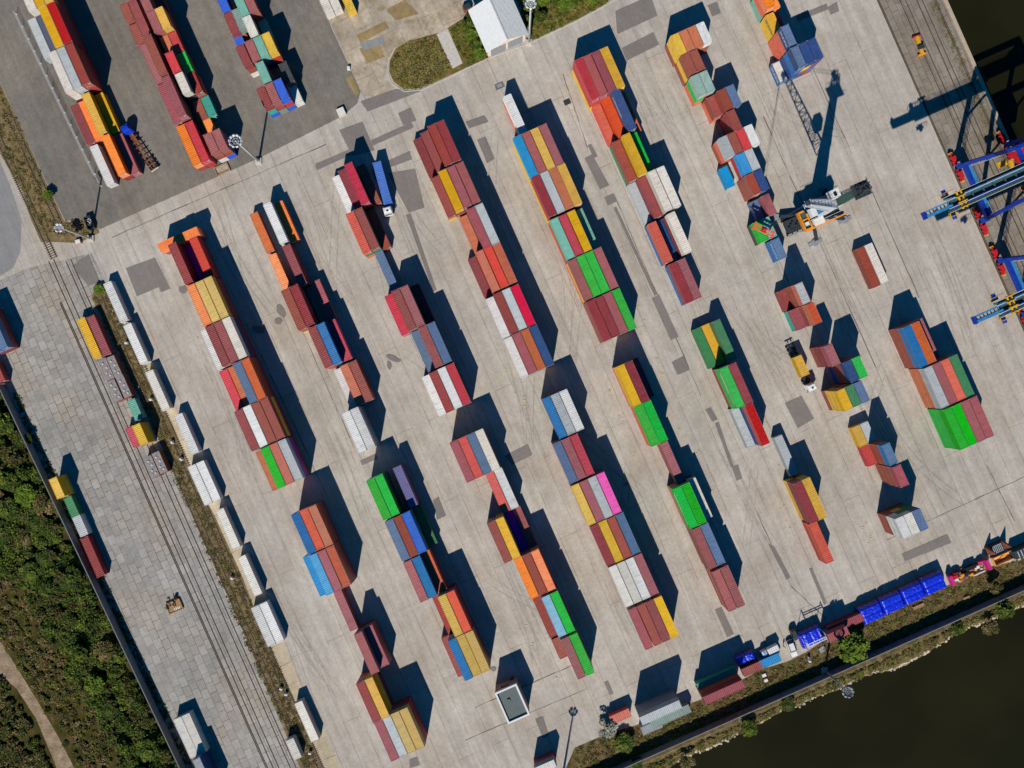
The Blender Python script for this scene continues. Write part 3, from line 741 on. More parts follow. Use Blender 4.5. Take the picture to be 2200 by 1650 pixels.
# right hand strips of the row by the round light tower and loose groups (name given per block)
BAYS2 = [
 ('r1', 255.5, 10.6, 0, 20, ['2B'], 'the outer corner left of the dark slot'), ('r1', 276, 56, 0, 20, ['2B'], 'the outer edge left of the dark slot'),
 ('r1', 293.4, -16, 0, 20, ['3P', '1R'], 'the top edge beside the dark slot'), ('r1', 312.7, 28, 0, 20, ['3P:P,y', '3Y:R,M'], 'the pair with the lone yellow roof'),
 ('r1', 342.2, 81, 0, 20, ['2o', '2R:K'], 'the pair below the lone yellow roof'), ('r1', 353.2, 116, 0, 20, ['3C:M,R'], 'the slot beside the narrow green roof'), ('r1', 379.5, 117, 0, 20, ['2G:B'], 'the strip above the pale teal roof'),
 ('r1', 374, 160.5, 0, 20, ['3w:K,B'], 'the slot below the crimson roof'), ('r1', 400, 160.5, 0, 20, ['2B:r'], 'the strip just above the pale teal roof'), ('r1', 412.5, 219.5, 0, 20, ['1B', '1T'], 'the pair above the short orange roof'),
 ('r1', 434, 260.5, 0, 20, ['1O'], 'the slot above two brown door ends'), ('r1', 435.3, 290.7, 0, 20, ['3P:B,W', '3P:B,u'], 'the brown pair beside the round light tower'),
 # cluster by the yellow-loaded lorry
 ('', 1669.6, 627.7, 0, 20, ['1M'], 'the trio behind the harbour crane outrigger'), ('', 1706, 612.5, 0, 20, ['4o^S:B,B,o'], 'the trio beyond the harbour crane pads'),
 ('', 1697.7, 668, 0, 20, ['2P^P:T'], 'the pair above the yellow-loaded lorry'), ('', 1730.5, 655.5, 0, 20, ['4o^o:B,M,M'], 'the tall stack above the yellow-loaded lorry'),
 ('', 1770, 745, 0, 20, ['4P:M,M,B'], 'the stack just right of the yellow-loaded lorry'), ('', 1810.8, 780.1, 0, 20, ['4d:B,B,u', '4G'], 'the pair right of the yellow-loaded lorry'),
 ('', 1796.5, 841, 0, 20, ['4Y:Y,Y,B', '4t', '4s'], 'the trio below the yellow-loaded lorry'), ('', 1829.8, 919.9, 0, 20, ['1Y^y', '1S'], 'the yellow and silver pair on the open yard'),
 ('', 1849, 961.7, 0, 20, ['1R'], 'the zigzag group above the white-fronted stack'), ('', 1894, 958.3, 0, 20, ['4b^s:B,B,B'], 'the zigzag stack with a blue roof'),
 ('', 1917.3, 1005, 0, 20, ['4P:B,B,B'], 'the last stack of the zigzag group'), ('', 1922.7, 1116, 0, 20, ['4W:W,B,B', '4X', '4s'], 'the white-fronted stack near the tarpaulins'),
 ('', 1838.9, 536, 0, 40, ['1B', '1w'], 'the loose pair right of the harbour crane'),
 ('', 1939.2, 704.8, 0, 40, ['3b:B,B', '3o', '2P'], 'first block of the big quayside stack'),
 ('', 2002.7, 784.5, 1, 40, ['3S:o,o', '3P', '3r', '3t'], 'middle block of the big quayside stack'),
 ('', 2045, 873.5, 1, 40, ['3G:G,G', '3G', '3P', '3P'], 'last block of the big quayside stack'),
 # left edge and sidings
 ('', 164.4, 688, 0, 40, ['1Y'], 'the rails at the head of the siding'), ('', 185, 683, 0, 40, ['1M'], 'the rails beside the yellow container'),
 ('', 272, 862.7, 0, 20, ['1g'], 'the siding below the grey hatch containers'), ('', 268.5, 921, 0, 20, ['1R'], 'the siding under the yellow stack'), ('', 282.7, 916, 0, 20, ['2Y:Y'], 'the short stack on the siding'),
 ('', -38, 668, 1, 40, ['2b:M', '2s:M'], 'the stack cut by the left photo edge'), ('', -24, 783, 1, 20, ['1P', '1B'], 'the pair cut by the left edge'),
 ('', 104, 1030.7, 0, 20, ['2Y:Y'], 'the file against the woodland wall'), ('', 135.8, 1072, 0, 20, ['1t'], 'the file along the woodland wall'), ('', 154.6, 1113.3, 0, 20, ['1w^S'], 'the file near the woodland wall'), ('', 171.8, 1158.7, 0, 40, ['1M'], 'the file ending by the woodland wall'),
 ('', 372, 1547.3, 0, 40, ['1X', '1X'], 'the cream pair by the woodland wall'), ('', 412, 1634, 0, 40, ['2d^k:d'], 'the bottom edge beside the cream pair'),
 ('', 221.3, 610.7, 0, 40, ['1W'], 'the white file on the siding kerb, first'), ('', 264, 700.4, 0, 40, ['1W'], 'the white file on the siding kerb, second'), ('', 311.3, 800.7, 0, 40, ['1X'], 'the white file on the siding kerb, third'),
 ('', 374, 894, 0, 40, ['1W'], 'the white file on the siding kerb, fourth'), ('', 402.7, 1004, 0, 40, ['1W', '1W'], 'the upper double block of the white file'), ('', 463, 1098, 0, 40, ['1X'], 'the white file between its two double blocks, upper'),
 ('', 510, 1199, 0, 40, ['1X'], 'the white file between its two double blocks, lower'), ('', 538.7, 1307.3, 0, 40, ['1W', '1W'], 'the lower double block of the white file'), ('', 632, 1512.7, 0, 40, ['1X'], 'the white file near the bottom edge'),
 ('', 613.3, 1592.7, 0, 20, ['1X'], 'the siding near the bottom edge'),
 # at the top edge by the dirt yard
 ('', 682, -8, 0, 20, ['1w', '1w'], 'the dirt yard at the top edge'), ('', 729, -14, 0, 20, ['1Y'], 'the dirt yard right of the cream pair'),
 # along the river verge, turned across the rows
 ('', 1316, 1557, 0, 20, ['1r'], 'the verge left of the silver stack', 1), ('', 1381, 1559, 0, 40, ['3S:k,k'], 'the river verge', 1), ('', 1403, 1567, 0, 40, ['1L'], 'the verge in front of the silver stack', 1), ('', 1383, 1580.5, 0, 20, ['1k'], 'the verge grass below the silver stack', 1),
 ('', 1517, 1515.5, 0, 40, ['3M:B,M'], 'the verge in front of the green roof', 1), ('', 1503, 1487, 0, 40, ['1T'], 'the verge behind the tall maroon one', 1),
 ('', 1600, 1455, 0, 20, ['1B'], 'the verge below a blue tarpaulin', 1), ('', 1638.5, 1437.5, 0, 20, ['1c'], 'the verge in front of the small white truck', 1),
 ('', 1784, 1381, 0, 20, ['2P'], 'the verge behind the big green tree', 1), ('', 1785, 1366, 0, 40, ['1M', ], 'the shade behind the big green tree', 1),
 ('', 1155, 1667, 0, 20, ['2k^X:M'], 'the bottom edge below the flat-roofed hut', 1),
]
items = []
def add_block(x, y, j, L, cols, bay, turned=0):
    h = HT[L]
    if L == 40 and cols[0].startswith('20:'):
        pass
    def parse(c):
        ln = L
        if c.startswith('20:'): ln = 20; c = c[3:]
        k = int(c[0])
        if k == 0: return 0, [], ln
        lower = []
        top = c[1:]
        if ':' in top:
            top, lo = top.split(':'); lower = lo.split(',')
        while len(lower) < k - 1: lower.append(random.choice('MMBBPodSRYbt'))
        return k, [top] + lower[:k - 1], ln
    pr = [parse(c) for c in cols]
    ax = U if not turned else V
    ay = V if not turned else -U
    rz = UA if not turned else UA + math.pi / 2
    H = pr[j][0] * h
    A = P(x, y, H); A.z = 0
    nc = len([1 for p in pr if p[0]])
    idx = 0
    for i, (k, cl, ln) in enumerate(pr):
        if not k: continue
        idx += 1
        o = A + ay * ((i - j) * PITCH)
        for t in range(k):
            c = cl[k - 1 - t]
            mark = '!' if '!' in c else '#' if '#' in c else ''
            c = c.replace('!', '').replace('#', '')
            body, roof = (c.split('^') + [c])[:2] if '^' in c else (c, c)
            jx, jy = (random.uniform(-.04, .04), random.uniform(-.025, .025)) if t else (0, 0)
            p = o + ax * jx + ay * jy
            a0, b0 = yard(p); q = p + ax * LN[ln] + ay * CW; a1, b1 = yard(q)
            items.append(dict(p=p, z=t * HT[ln], rz=rz, L=ln, body=body, roof=roof, mark=mark, tier=t, k=k, bay=bay, pos=idx, nc=nc, turned=turned,
                              r=(min(a0, a1), max(a0, a1), min(b0, b1), max(b0, b1)), z0=t * HT[ln], z1=(t + 1) * HT[ln]))
cnt = {}
for bdat in BAYS:
    row = bdat[0]; cnt[row] = cnt.get(row, 0) + 1
for bdat in BAYS:
    row = bdat[0]; key = ('i', row); cnt[key] = cnt.get(key, 0) + 1; i = cnt[key]
    nm = ('last' if i == cnt[row] else ORD[i - 1]) + ' block of ' + R[row]
    add_block(bdat[1], bdat[2], bdat[3], bdat[4], bdat[5], nm, bdat[6] if len(bdat) > 6 else 0)
for bdat in BAYS2:
    add_block(bdat[1], bdat[2], bdat[3], bdat[4], bdat[5], bdat[6], bdat[7] if len(bdat) > 7 else 0)

# which faces are free, which of them the drone sees
RR = np.array([list(i['r']) + [i['z0'], i['z1']] for i in items])
def covered(a, b, z, me):
    hit = (RR[:, 0] < a) & (RR[:, 1] > a) & (RR[:, 2] < b) & (RR[:, 3] > b) & (RR[:, 4] < z) & (RR[:, 5] > z)
    hit[me] = False
    return hit.any()
for n_i, it in enumerate(items):
    a0, a1, b0, b1 = it['r']; zm = (it['z0'] + it['z1']) / 2; zt = it['z1'] + 0.6
    la, lb = a1 - a0, b1 - b0
    fr = {}
    fr['top'] = np.mean([not covered(a0 + la * s, b0 + lb * t, zt, n_i) for s in (.1, .3, .5, .7, .9) for t in (.25, .5, .75)])
    for nm, pts in (('b0', [(a0 + la * s, b0 - .5) for s in (.1, .3, .5, .7, .9)]), ('b1', [(a0 + la * s, b1 + .5) for s in (.1, .3, .5, .7, .9)]),
                    ('a0', [(a0 - .6, b0 + lb * s) for s in (.2, .5, .8)]), ('a1', [(a1 + .6, b0 + lb * s) for s in (.2, .5, .8)])):
        fr[nm] = np.mean([not covered(x, y, zm, n_i) for x, y in pts])
    it['fr'] = fr
    ca, cb = (a0 + a1) / 2, (b0 + b1) / 2
    hh = it['z1'] - it['z0']
    sb, sa = ('b0' if cb > 0 else 'b1'), ('a0' if ca > 0 else 'a1')
    it['see'] = (sa, sb)
    c = it['p'] + (U * LN[it['L']] / 2 if not it['turned'] else V * LN[it['L']] / 2)
    inside = abs(c.x) < 153 and abs(c.y) < 117
    it['area'] = (fr['top'] * la * lb + fr[sb] * la * hh * abs(cb) / CAM_H + fr[sa] * lb * hh * abs(ca) / CAM_H) * (1 if inside else 0.02)
order = sorted(range(len(items)), key=lambda i: -items[i]['area'] * (1.35 if items[i]['fr']['top'] > .5 else 1.0))
NIND = 322
single = set(i for i in order[:NIND] if items[i]['area'] > 0.8)
used_labels = {}
tops = {}
for it in items:
    if it['tier'] == it['k'] - 1: tops.setdefault(it['bay'], {})[it['pos']] = PAINTS[it['roof']][0]
def pos_words(it):
    if it['nc'] == 1: return ''
    w = {1: 'leftmost', it['nc']: 'rightmost'}.get(it['pos'])
    return w or ['', 'second', 'third', 'fourth'][it['pos'] - 1] + ' from left'
def make_label(it, col):
    tp = tops[it['bay']]; mine = tp[it['pos']]; alone = list(tp.values()).count(mine) == 1
    long_ = 'short ' if it['L'] == 20 and not it['bay'].startswith(('the', 'x')) and 'short' not in it['bay'] else ''
    pw = '' if alone else pos_words(it)
    where = it['bay']
    if it['tier'] == it['k'] - 1:
        return ' '.join(w for w in ('topmost' if it['k'] > 1 else 'low', col, 'container', pw, 'in', where) if w)
    tw = 'ground-tier' if it['tier'] == 0 else {1: 'second-tier', 2: 'third-tier'}[it['tier']]
    if alone: return ' '.join(w for w in (tw, col, 'container under the', mine, 'one in', where) if w)
    return ' '.join(w for w in (tw, col, 'container', pw, 'in', where) if w)
for i, it in enumerate(items):
    if i not in single: continue
    L_ = it['L']
    o = bpy.data.objects.new('shipping_container', MESH[L_, 'body']); COL.objects.link(o)
    o.location = (it['p'].x, it['p'].y, it['z'])
    o.rotation_euler = (0, 0, it['rz'] + random.uniform(-.0025, .0025))
    o.material_slots[0].link = 'OBJECT'; o.material_slots[0].material = MAT[it['body']]
    col = PAINTS[it['roof'] if it['fr']['top'] > .4 else it['body']][0]
    lab = make_label(it, col).replace('in the bottom edge', 'at the bottom edge')
    used_labels.setdefault(lab, []).append(o)
    tag(o, lab, 'container', 'shipping containers stacked in the yard')
    r_ = bpy.data.objects.new('roof', MESH[L_, 'roof']); COL.objects.link(r_); r_.parent = o
    r_.material_slots[0].link = 'OBJECT'; r_.material_slots[0].material = MAT[it['roof']]
    sa, sb = it['see']
    if not it['turned'] and it['fr'][sa] > .5:
        d_ = bpy.data.objects.new('door', MESH[L_, 'near' if sa == 'a0' else 'far']); COL.objects.link(d_); d_.parent = o
        d_.material_slots[0].link = 'OBJECT'; d_.material_slots[0].material = MAT[it['body']]
        e_ = bpy.data.objects.new('locking_bars', MESH[L_, 'nearbar' if sa == 'a0' else 'farbar']); COL.objects.link(e_); e_.parent = d_
    # painted lettering along the wall the drone sees
    if it['mark']:
        t_o = bpy.data.objects.new('wall_lettering' if it['mark'] == '!' else 'white_stripe', MESH[L_, 'text' if it['mark'] == '!' else 'stripe']); COL.objects.link(t_o); t_o.parent = o
        t_o.material_slots[0].link = 'OBJECT'; t_o.material_slots[0].material = MAT['K'] if it['body'] == 'Y' else M_bar
dups = {k: len(v) for k, v in used_labels.items() if len(v) > 1}
print([k for k in used_labels if len(k.split())>16][:30]); print('tops', sum(1 for it in items if it['fr']['top'] > .5 and it['area'] > 3), 'left out', [(it['bay'], it['body'], round(it['area'], 1)) for i, it in enumerate(items) if i not in single and it['fr']['top'] > .5 and it['area'] > 2][:8]); print('containers', len(items), 'single', len(single), 'dup labels', dups, 'longest', max(len(k.split()) for k in used_labels))
# the containers the drone hardly sees, buried under and behind the others
mb = MB(); keys = list(PAINTS)
for i, it in enumerate(items):
    if i in single or max(it['fr'].values()) < .15: continue
    M_ = Matrix.Translation((it['p'].x, it['p'].y, it['z'])) @ Matrix.Rotation(it['rz'], 4, 'Z')
    if it['area'] > 1.5:
        for part_, pc in (('body', it['body']), ('roof', it['roof'])):
            me = MESH[it['L'], part_]; o_ = len(mb.v)
            mb.v += [tuple(M_ @ q.co) for q in me.vertices]
            mb.f += [tuple(i_ + o_ for i_ in q.vertices) for q in me.polygons]
            mb.m += [keys.index(pc) if q.material_index == 0 else len(keys) + q.material_index - 1 for q in me.polygons]
        continue
    mb.box(0.0, LN[it['L']], 0.0, CW, 0.01, HT[it['L']] - 0.02, keys.index(it['body']), M_)
    mb.m[-5] = keys.index(it['roof'])
tag(mb.build('buried_containers', [MAT[k] for k in keys] + [M_steel, M_deck]), 'lower containers buried under and behind the stacked ones', 'containers', kind='stuff')
# ------------------------------------------------------------ shared materials for machines
M_blue = plain('crane_blue', rgb(12, 52, 150), 0.55, var=0.25, scale=0.8)
M_teal = plain('crane_pale_blue', rgb(48, 122, 168), 0.55, var=0.3, scale=0.9)
M_red = plain('signal_red', rgb(186, 26, 38), 0.6, var=.3, scale=2)
M_yel = plain('machine_yellow', rgb(206, 156, 24), 0.6, var=.3, scale=2)
M_orange = plain('machine_orange', rgb(226, 140, 36), 0.6, var=.25, scale=1.5)
M_coral = plain('spreader_red', rgb(232, 84, 62), 0.5)
M_white = plain('white_paint', rgb(214, 214, 210), 0.45, var=0.06)
M_offw = plain('aged_white', rgb(216, 212, 202), 0.6, var=0.1)
M_black = plain('black_rubber', rgb(24, 24, 26), 0.8)
M_dark = plain('dark_steel', rgb(48, 56, 60), 0.6)
M_dgreen = plain('dark_green_steel', rgb(58, 86, 78), 0.6, var=0.15)
M_grey = plain('mid_grey_steel', rgb(136, 140, 142), 0.6, var=0.12)
M_lgrey = plain('light_grey_steel', rgb(188, 190, 192), 0.55, var=0.1)
M_brown = plain('rusty_steel', rgb(128, 78, 54), 0.8, var=0.25, scale=2)
M_cream = plain('cream_render', rgb(222, 200, 180), 0.8)
M_roofg = plain('grey_roofing', rgb(96, 104, 102), 0.9, var=0.1)
M_glass, nt, b = new_mat('vehicle_glass')
b.inputs['Base Color'].default_value = rgb(20, 28, 34); b.inputs['Roughness'].default_value = 0.08
M_lamp = plain('lamp_face', rgb(235, 238, 240), 0.2, var=0.02)
M_wood = plain('weathered_timber', rgb(150, 120, 84), 0.9, var=0.25, scale=3)
def tarp_mat(name, col):
    m, nt, b = new_mat(name)
    tc = N(nt, 'ShaderNodeTexCoord')
    r = ramp(nt, noise(nt, tc.outputs['Object'], 0.8, 4), [(0.3, g(.62)), (.7, g(1.25))])
    nt.links.new(mixc(nt, 1, col, r.outputs[0], 'MULTIPLY'), b.inputs['Base Color'])
    b.inputs['Roughness'].default_value = 0.36; b.inputs['Specular IOR Level'].default_value = 0.6
    bp = N(nt, 'ShaderNodeBump'); bp.inputs['Strength'].default_value = 0.8; bp.inputs['Distance'].default_value = 0.12
    nt.links.new(noise(nt, tc.outputs['Object'], 1.6, 4, 0.6), bp.inputs['Height']); nt.links.new(bp.outputs[0], b.inputs['Normal'])
    return m
M_tarp = tarp_mat('blue_tarpaulin', rgb(8, 44, 208))
def bear(d): return math.atan2(-d[1], d[0])

# ------------------------------------------------------------ light towers
def light_tower(px, py, h, ring, lamps, label, M_lgrey=M_lgrey):
    root = empty('light_tower', P(px, py)); tag(root, label, 'light tower', 'floodlight towers')
    MB().cyl((0, 0, 0.3), (0, 0, h), 0.30, 0.13, 12).build('pole', M_lgrey, root, True)
    mb = MB(); mb.box(-0.9, 0.9, -0.9, 0.9, 0.0, 0.55); mb.box(-0.5, 0.5, -0.5, 0.5, 0.55, 0.9)
    mb.build('base_block', M_kerb, root)
    mb = MB(); n = 20
    for rr in (ring, ring * 0.55):
        for i in range(n):
            a0, a1 = 2 * math.pi * i / n, 2 * math.pi * (i + 1) / n
            mb.beam((rr * math.cos(a0), rr * math.sin(a0), h - .1), (rr * math.cos(a1), rr * math.sin(a1), h - .1), 0.09)
    for i in range(6):
        a0 = math.pi * i / 3
        mb.beam((0, 0, h - .1), (ring * math.cos(a0), ring * math.sin(a0), h - .1), 0.07)
    mb.build('ring_platform', M_lgrey, root)
    mb = MB()
    for s in (-.18, .18): mb.beam((0.36, s, 0.9), (0.24, s, h - .4), 0.05)
    z = 1.2
    while z < h - .5: mb.beam((0.35, -.18, z), (0.35, .18, z), 0.03); z += .6
    mb.build('ladder', M_grey, root)
    mb = MB(); mb.box(-.32, .32, -.06, .34, -.3, .3, 0)
    me = mb.mesh('floodlight'); me.materials.append(M_lgrey)
    mb = MB(); mb.box(-.28, .28, .343, .36, -.26, .26, 0)
    mg = mb.mesh('lamp_glass'); mg.materials.append(M_lamp)
    for i in range(lamps):
        a0 = 2 * math.pi * i / lamps
        o = bpy.data.objects.new('floodlight', me); COL.objects.link(o); o.parent = root
        o.location = (ring * math.cos(a0), ring * math.sin(a0), h + .12); o.rotation_euler = (math.radians(-38), 0, a0 - math.pi / 2)
        g_ = bpy.data.objects.new('lamp_glass', mg); COL.objects.link(g_); g_.parent = o
    return root
light_tower(556, 347, 19.0, 1.45, 10, 'tall light tower with a ring of floodlights beside the dark asphalt')
light_tower(196, 513, 16.0, 0.9, 6, 'thin light pole leaning over the weedy rail verge')
light_tower(1771, 1440, 15.8, 1.2, 9, 'light tower rising over the river wall and the dark water', M_grey)
light_tower(1136, 92, 23.0, 1.1, 8, 'light tower behind the white shed')
light_tower(1209, 1664, 15.3, 0.9, 6, 'light pole at the bottom edge casting a long shadow')

# ------------------------------------------------------------ buildings
A = P(1062.7, 1488.7, 6.2)
root = empty('utility_hut', (A.x, A.y, 0), UA); tag(root, 'flat-roofed utility hut with grey roof inside a white parapet', 'hut')
hl, hw, hh = 9.6, 6.7, 6.2
mb = MB(); mb.box(0.1, hl - .1, 0.1, hw - .1, 0, hh - .3); mb.build('wall', plain('brown_render', rgb(150, 118, 104), .9, var=.15), root)
mb = MB(); mb.box(.5, hl - .5, .5, hw - .5, hh - .3, hh - .62 + .4); mb.build('roof', M_roofg, root)
mb = MB(); t_ = .48
for q in ((0, t_, 0, hw), (hl - t_, hl, 0, hw), (t_, hl - t_, 0, t_), (t_, hl - t_, hw - t_, hw)): mb.box(*q, hh - .75, hh + .28)
mb.build('parapet', M_white, root)
mb = MB(); mb.box(.02, .12, 1.0, 4.2, 3.9, 4.6, 0); mb.box(.0, .08, .9, 4.3, 3.8, 3.9, 1); mb.build('window', [M_glass, M_white], root)
mb = MB(); mb.box(.03, .13, 4.8, 5.9, 0, 2.2); mb.build('door', M_dark, root)
mb = MB(); mb.box(3.2, 4.0, 2.4, 3.2, hh - .5, hh + .1); mb.build('roof_hatch', M_roofg, root)

Lc, Rc = P(1046.7, 109.3, 5.0), P(1132, 72, 5.0)
sw = (Rc - Lc).length; sl = 12.4
root = empty('white_shed', (Lc.x, Lc.y, 0), bear((0.914, -0.405))); tag(root, 'white gabled shed with two grey roller doors facing the yard', 'shed')
mb = MB()
W_ = sw; mid = W_ * .5
mb.box(0.25, W_ - .25, .25, sl - .25, 0, 4.95)
mb.add([(0.25, .25, 4.95), (W_ - .25, .25, 4.95), (mid, .25, 7.2), (0.25, sl - .25, 4.95), (W_ - .25, sl - .25, 4.95), (mid, sl - .25, 7.2)], [(0, 1, 2), (5, 4, 3), (0, 2, 5, 3), (1, 4, 5, 2)])
mb.build('wall', M_cream, root)
for side in (0, 1):
    mb = MB()
    if side == 0:
        mb.beam((mid / 2 - .1, -.35, 6.15), (mid / 2 - .1, sl + .35, 6.15), 0.02)
        a_, c_ = (-.35, 4.94), (mid, 7.4)
    else:
        a_, c_ = (W_ + .35, 4.94), (mid, 7.4)
    mb = MB()
    n = 40 if side else 24
    vs = []
    for i in range(n * 2 + 1):
        y = -.4 + (sl + .8) * i / (n * 2); dz = .06 * (i % 2) if side else .015 * (i % 2)
        vs += [(a_[0], y, a_[1] + dz), (c_[0], y, c_[1] + dz), (a_[0], y, a_[1] + dz - .09), (c_[0], y, c_[1] + dz - .09)]
    fs = []
    for i in range(n * 2):
        q = 4 * i
        fs += [(q, q + 1, q + 5, q + 4) if not side else (q, q + 4, q + 5, q + 1), (q + 2, q + 6, q + 7, q + 3), (q, q + 4, q + 6, q + 2)]
    fs += [(0, 2, 3, 1), (8 * n, 8 * n + 1, 8 * n + 3, 8 * n + 2)]
    mb.add(vs, fs); mb.build('roof_slope', M_white if not side else plain('ribbed_sheet', rgb(206, 208, 202), .6, var=.08), root)
mb = MB(); mb.beam((mid, -.4, 7.5), (mid, sl + .4, 7.5), .35, .1); mb.build('ridge_cap', M_lgrey, root)
for x0 in (1.2, W_ * .53):
    mb = MB(); mb.box(x0, x0 + W_ * .37, .1, .235, 0, 4.0)
    for k in range(9): mb.box(x0, x0 + W_ * .37, .06, .1, .1 + k * .44, .3 + k * .44)
    mb.build('roller_door', M_grey, root)

root = empty('wire_fence', P(36, 30)); tag(root, 'thin wire fence along the left side of the dark asphalt', 'fence')
fa, fb = P(36, 30), P(217, 400); fd = (fb - fa).normalized(); fl = (fb - fa).length
mb = MB()
for z in (.5, 1.1, 1.7): mb.beam((0, 0, z), fd * fl + Vector((0, 0, z)), .07)
mb.build('wire', M_lgrey, root)
pm = MB(); pm.cyl((0, 0, 0), (0, 0, 1.9), .07, .07, 8); pm.box(-.25, .25, -.25, .25, 0, .12); pm = pm.mesh('fence_post'); pm.materials.append(M_lgrey)
for k in range(15):
    o = bpy.data.objects.new('fence_post', pm); COL.objects.link(o); o.parent = root; o.location = fd * (fl * k / 14)

# small objects on the asphalt
def block(name, px, py, lx, ly, h, rz, mat, label, cat, cap=None):
    root = empty(name, P(px, py), rz); tag(root, label, cat)
    mb = MB(); mb.taper(-lx / 2, lx / 2, -ly / 2, ly / 2, 0, h, .06, .06); mb.build('body', mat, root)
    if cap: mb = MB(); mb.box(-lx / 2 + .15, lx / 2 - .15, -ly / 2 + .15, ly / 2 - .15, h + .003, h + .14); mb.build('cap', cap, root)
    return root
block('manhole_plinth', 734, 242, 2.4, 2.4, 0.9, UA, M_kerb, 'small square concrete plinth with a pale lid on the dark asphalt', 'plinth', M_offw)
root = empty('open_pit', P(478, 364), bear((0.914, -0.405))); tag(root, 'low square concrete pit kerb below the brown container pair', 'pit')
mb = MB()
for q in ((-2.1, 2.1, -1.3, -1.0), (-2.1, 2.1, 1.0, 1.3), (-2.1, -1.8, -1.0, 1.0), (1.8, 2.1, -1.0, 1.0)): mb.box(*q, 0, .5)
mb.build('kerb_ring', M_dirt, root); mb = MB(); mb.box(-1.8, 1.8, -1.0, 1.0, 0, .2); mb.build('slab', M_dirty, root)
block('drain_cover', 1073, 184, 2.0, 1.4, .12, bear(VP), M_dark, 'dark steel drain cover on the yard below the grass', 'drain cover', M_grey)
block('drain_cover', 1218.5, 219, 1.6, 2.0, .10, UA, M_dark, 'small black drain cover left of the red-headed row', 'drain cover')
def tyre_heap(px, py, n, rad, label):
    root = empty('tyre_heap', P(px, py)); tag(root, label, 'tyres')
    for i in range(n):
        a = random.uniform(0, 6.28); q = rad * math.sqrt(random.random()); mb = MB()
        cx, cy, z = q * math.cos(a), q * math.sin(a), .15 + .28 * (i % 3); m_ = 14
        for k in range(m_):
            t0, t1 = 2 * math.pi * k / m_, 2 * math.pi * (k + 1) / m_
            mb.beam((cx + .45 * math.cos(t0), cy + .45 * math.sin(t0), z), (cx + .45 * math.cos(t1), cy + .45 * math.sin(t1), z), .22, .26)
        mb.build('tyre', M_black, root)
tyre_heap(168, 486, 16, 1.25, 'heap of old black tyres beside the thin light pole')
root = empty('scrap_skip', P(196, 480), bear((-.35, -.94))); tag(root, 'dark open skip half full of scrap beside the thin light pole', 'skip')
mb = MB()
for q in ((-1.9, 1.9, -1.0, -.88), (-1.9, 1.9, .88, 1.0), (-1.9, -1.78, -.88, .88), (1.78, 1.9, -.88, .88)): mb.box(*q, .1, 1.4)
mb.build('side_wall', M_dark, root); mb = MB(); mb.box(-1.78, 1.78, -.88, .88, .1, .5); mb.build('floor', M_black, root)
mb = MB()
for i in range(22): c = Vector((random.uniform(-1.6, 1.6), random.uniform(-.7, .7), .6)); mb.beam(c, c + Vector((random.uniform(-.8, .8), random.uniform(-.5, .5), random.uniform(0, .5))), .12)
mb.build('scrap', M_lgrey, root)
block('valve_box', 170, 520, 1.7, 1.4, .7, .3, plain('pink_block', rgb(176, 130, 116), .9), 'small pinkish block on the weedy corner of the rail verge', 'block', M_offw)
block('cable_cabinet', 1004, 20, 1.7, 2.4, 1.7, UA, M_brown, 'rusty brown cabinet left of the white shed', 'cabinet', M_dark)
block('road_sign_base', 750, 148, .9, .9, 1.0, 0, M_offw, 'small white marker block at the dirt yard corner', 'marker')
for i, (x, y, lb) in enumerate([(372, 950, 'fourth white container'), (391, 986, 'upper double block of white containers'), (500, 1241, 'worn cream container'), (605, 1478, 'rail track near the bottom'), (616, 1490, 'weeds near the bottom'), (667, 1616, 'last cream container'), (274, 737, 'second white container'), (326, 858, 'third white container')]):
    root = block('rail_buffer_post', x, y, .9, .7, 1.0, UA + .2 * i, M_offw, 'white post on the weedy siding beside the ' + lb, 'post', M_white)
for x, y, lb in [(930, 1360, ''), ]:
    pass
# yellow platform machine on the slab paving
root = empty('loading_platform', P(376, 1302), bear((0.92, -0.38))); tag(root, 'battered yellow steel platform with striped ramp on the slab paving', 'platform')
mb = MB(); mb.box(-2.1, 2.1, -1.5, 1.5, .3, .42); mb.build('deck', M_wood, root)
mb = MB()
for q in ((-2.2, 2.2, -1.62, -1.42), (-2.2, 2.2, 1.42, 1.62), (-2.2, -2.0, -1.42, 1.42), (2.0, 2.2, -1.42, 1.42)): mb.box(*q, .25, .62)
mb.build('frame', plain('worn_yellow', rgb(170, 130, 50), .8, var=.25), root)
mb = MB()
for k in range(4): mb.box(-.3 + k * .5, -.05 + k * .5, -1.2, -.4, .422, .5)
mb.build('ramp_stripes', M_offw, root)
mb = MB()
for i in range(12): c = Vector((random.uniform(-2, 1.6), random.uniform(-.2, 2.6), .5)); mb.beam(c, c + Vector((random.uniform(-.7, .7), random.uniform(-.3, .9), random.uniform(0, .9))), .2)
mb.build('scrap', M_dark, root)
block('steel_drum_crate', 379, 1284, 1.0, .7, 1.1, .3, M_red, 'small red crate leaning by the yellow platform', 'crate', M_black)

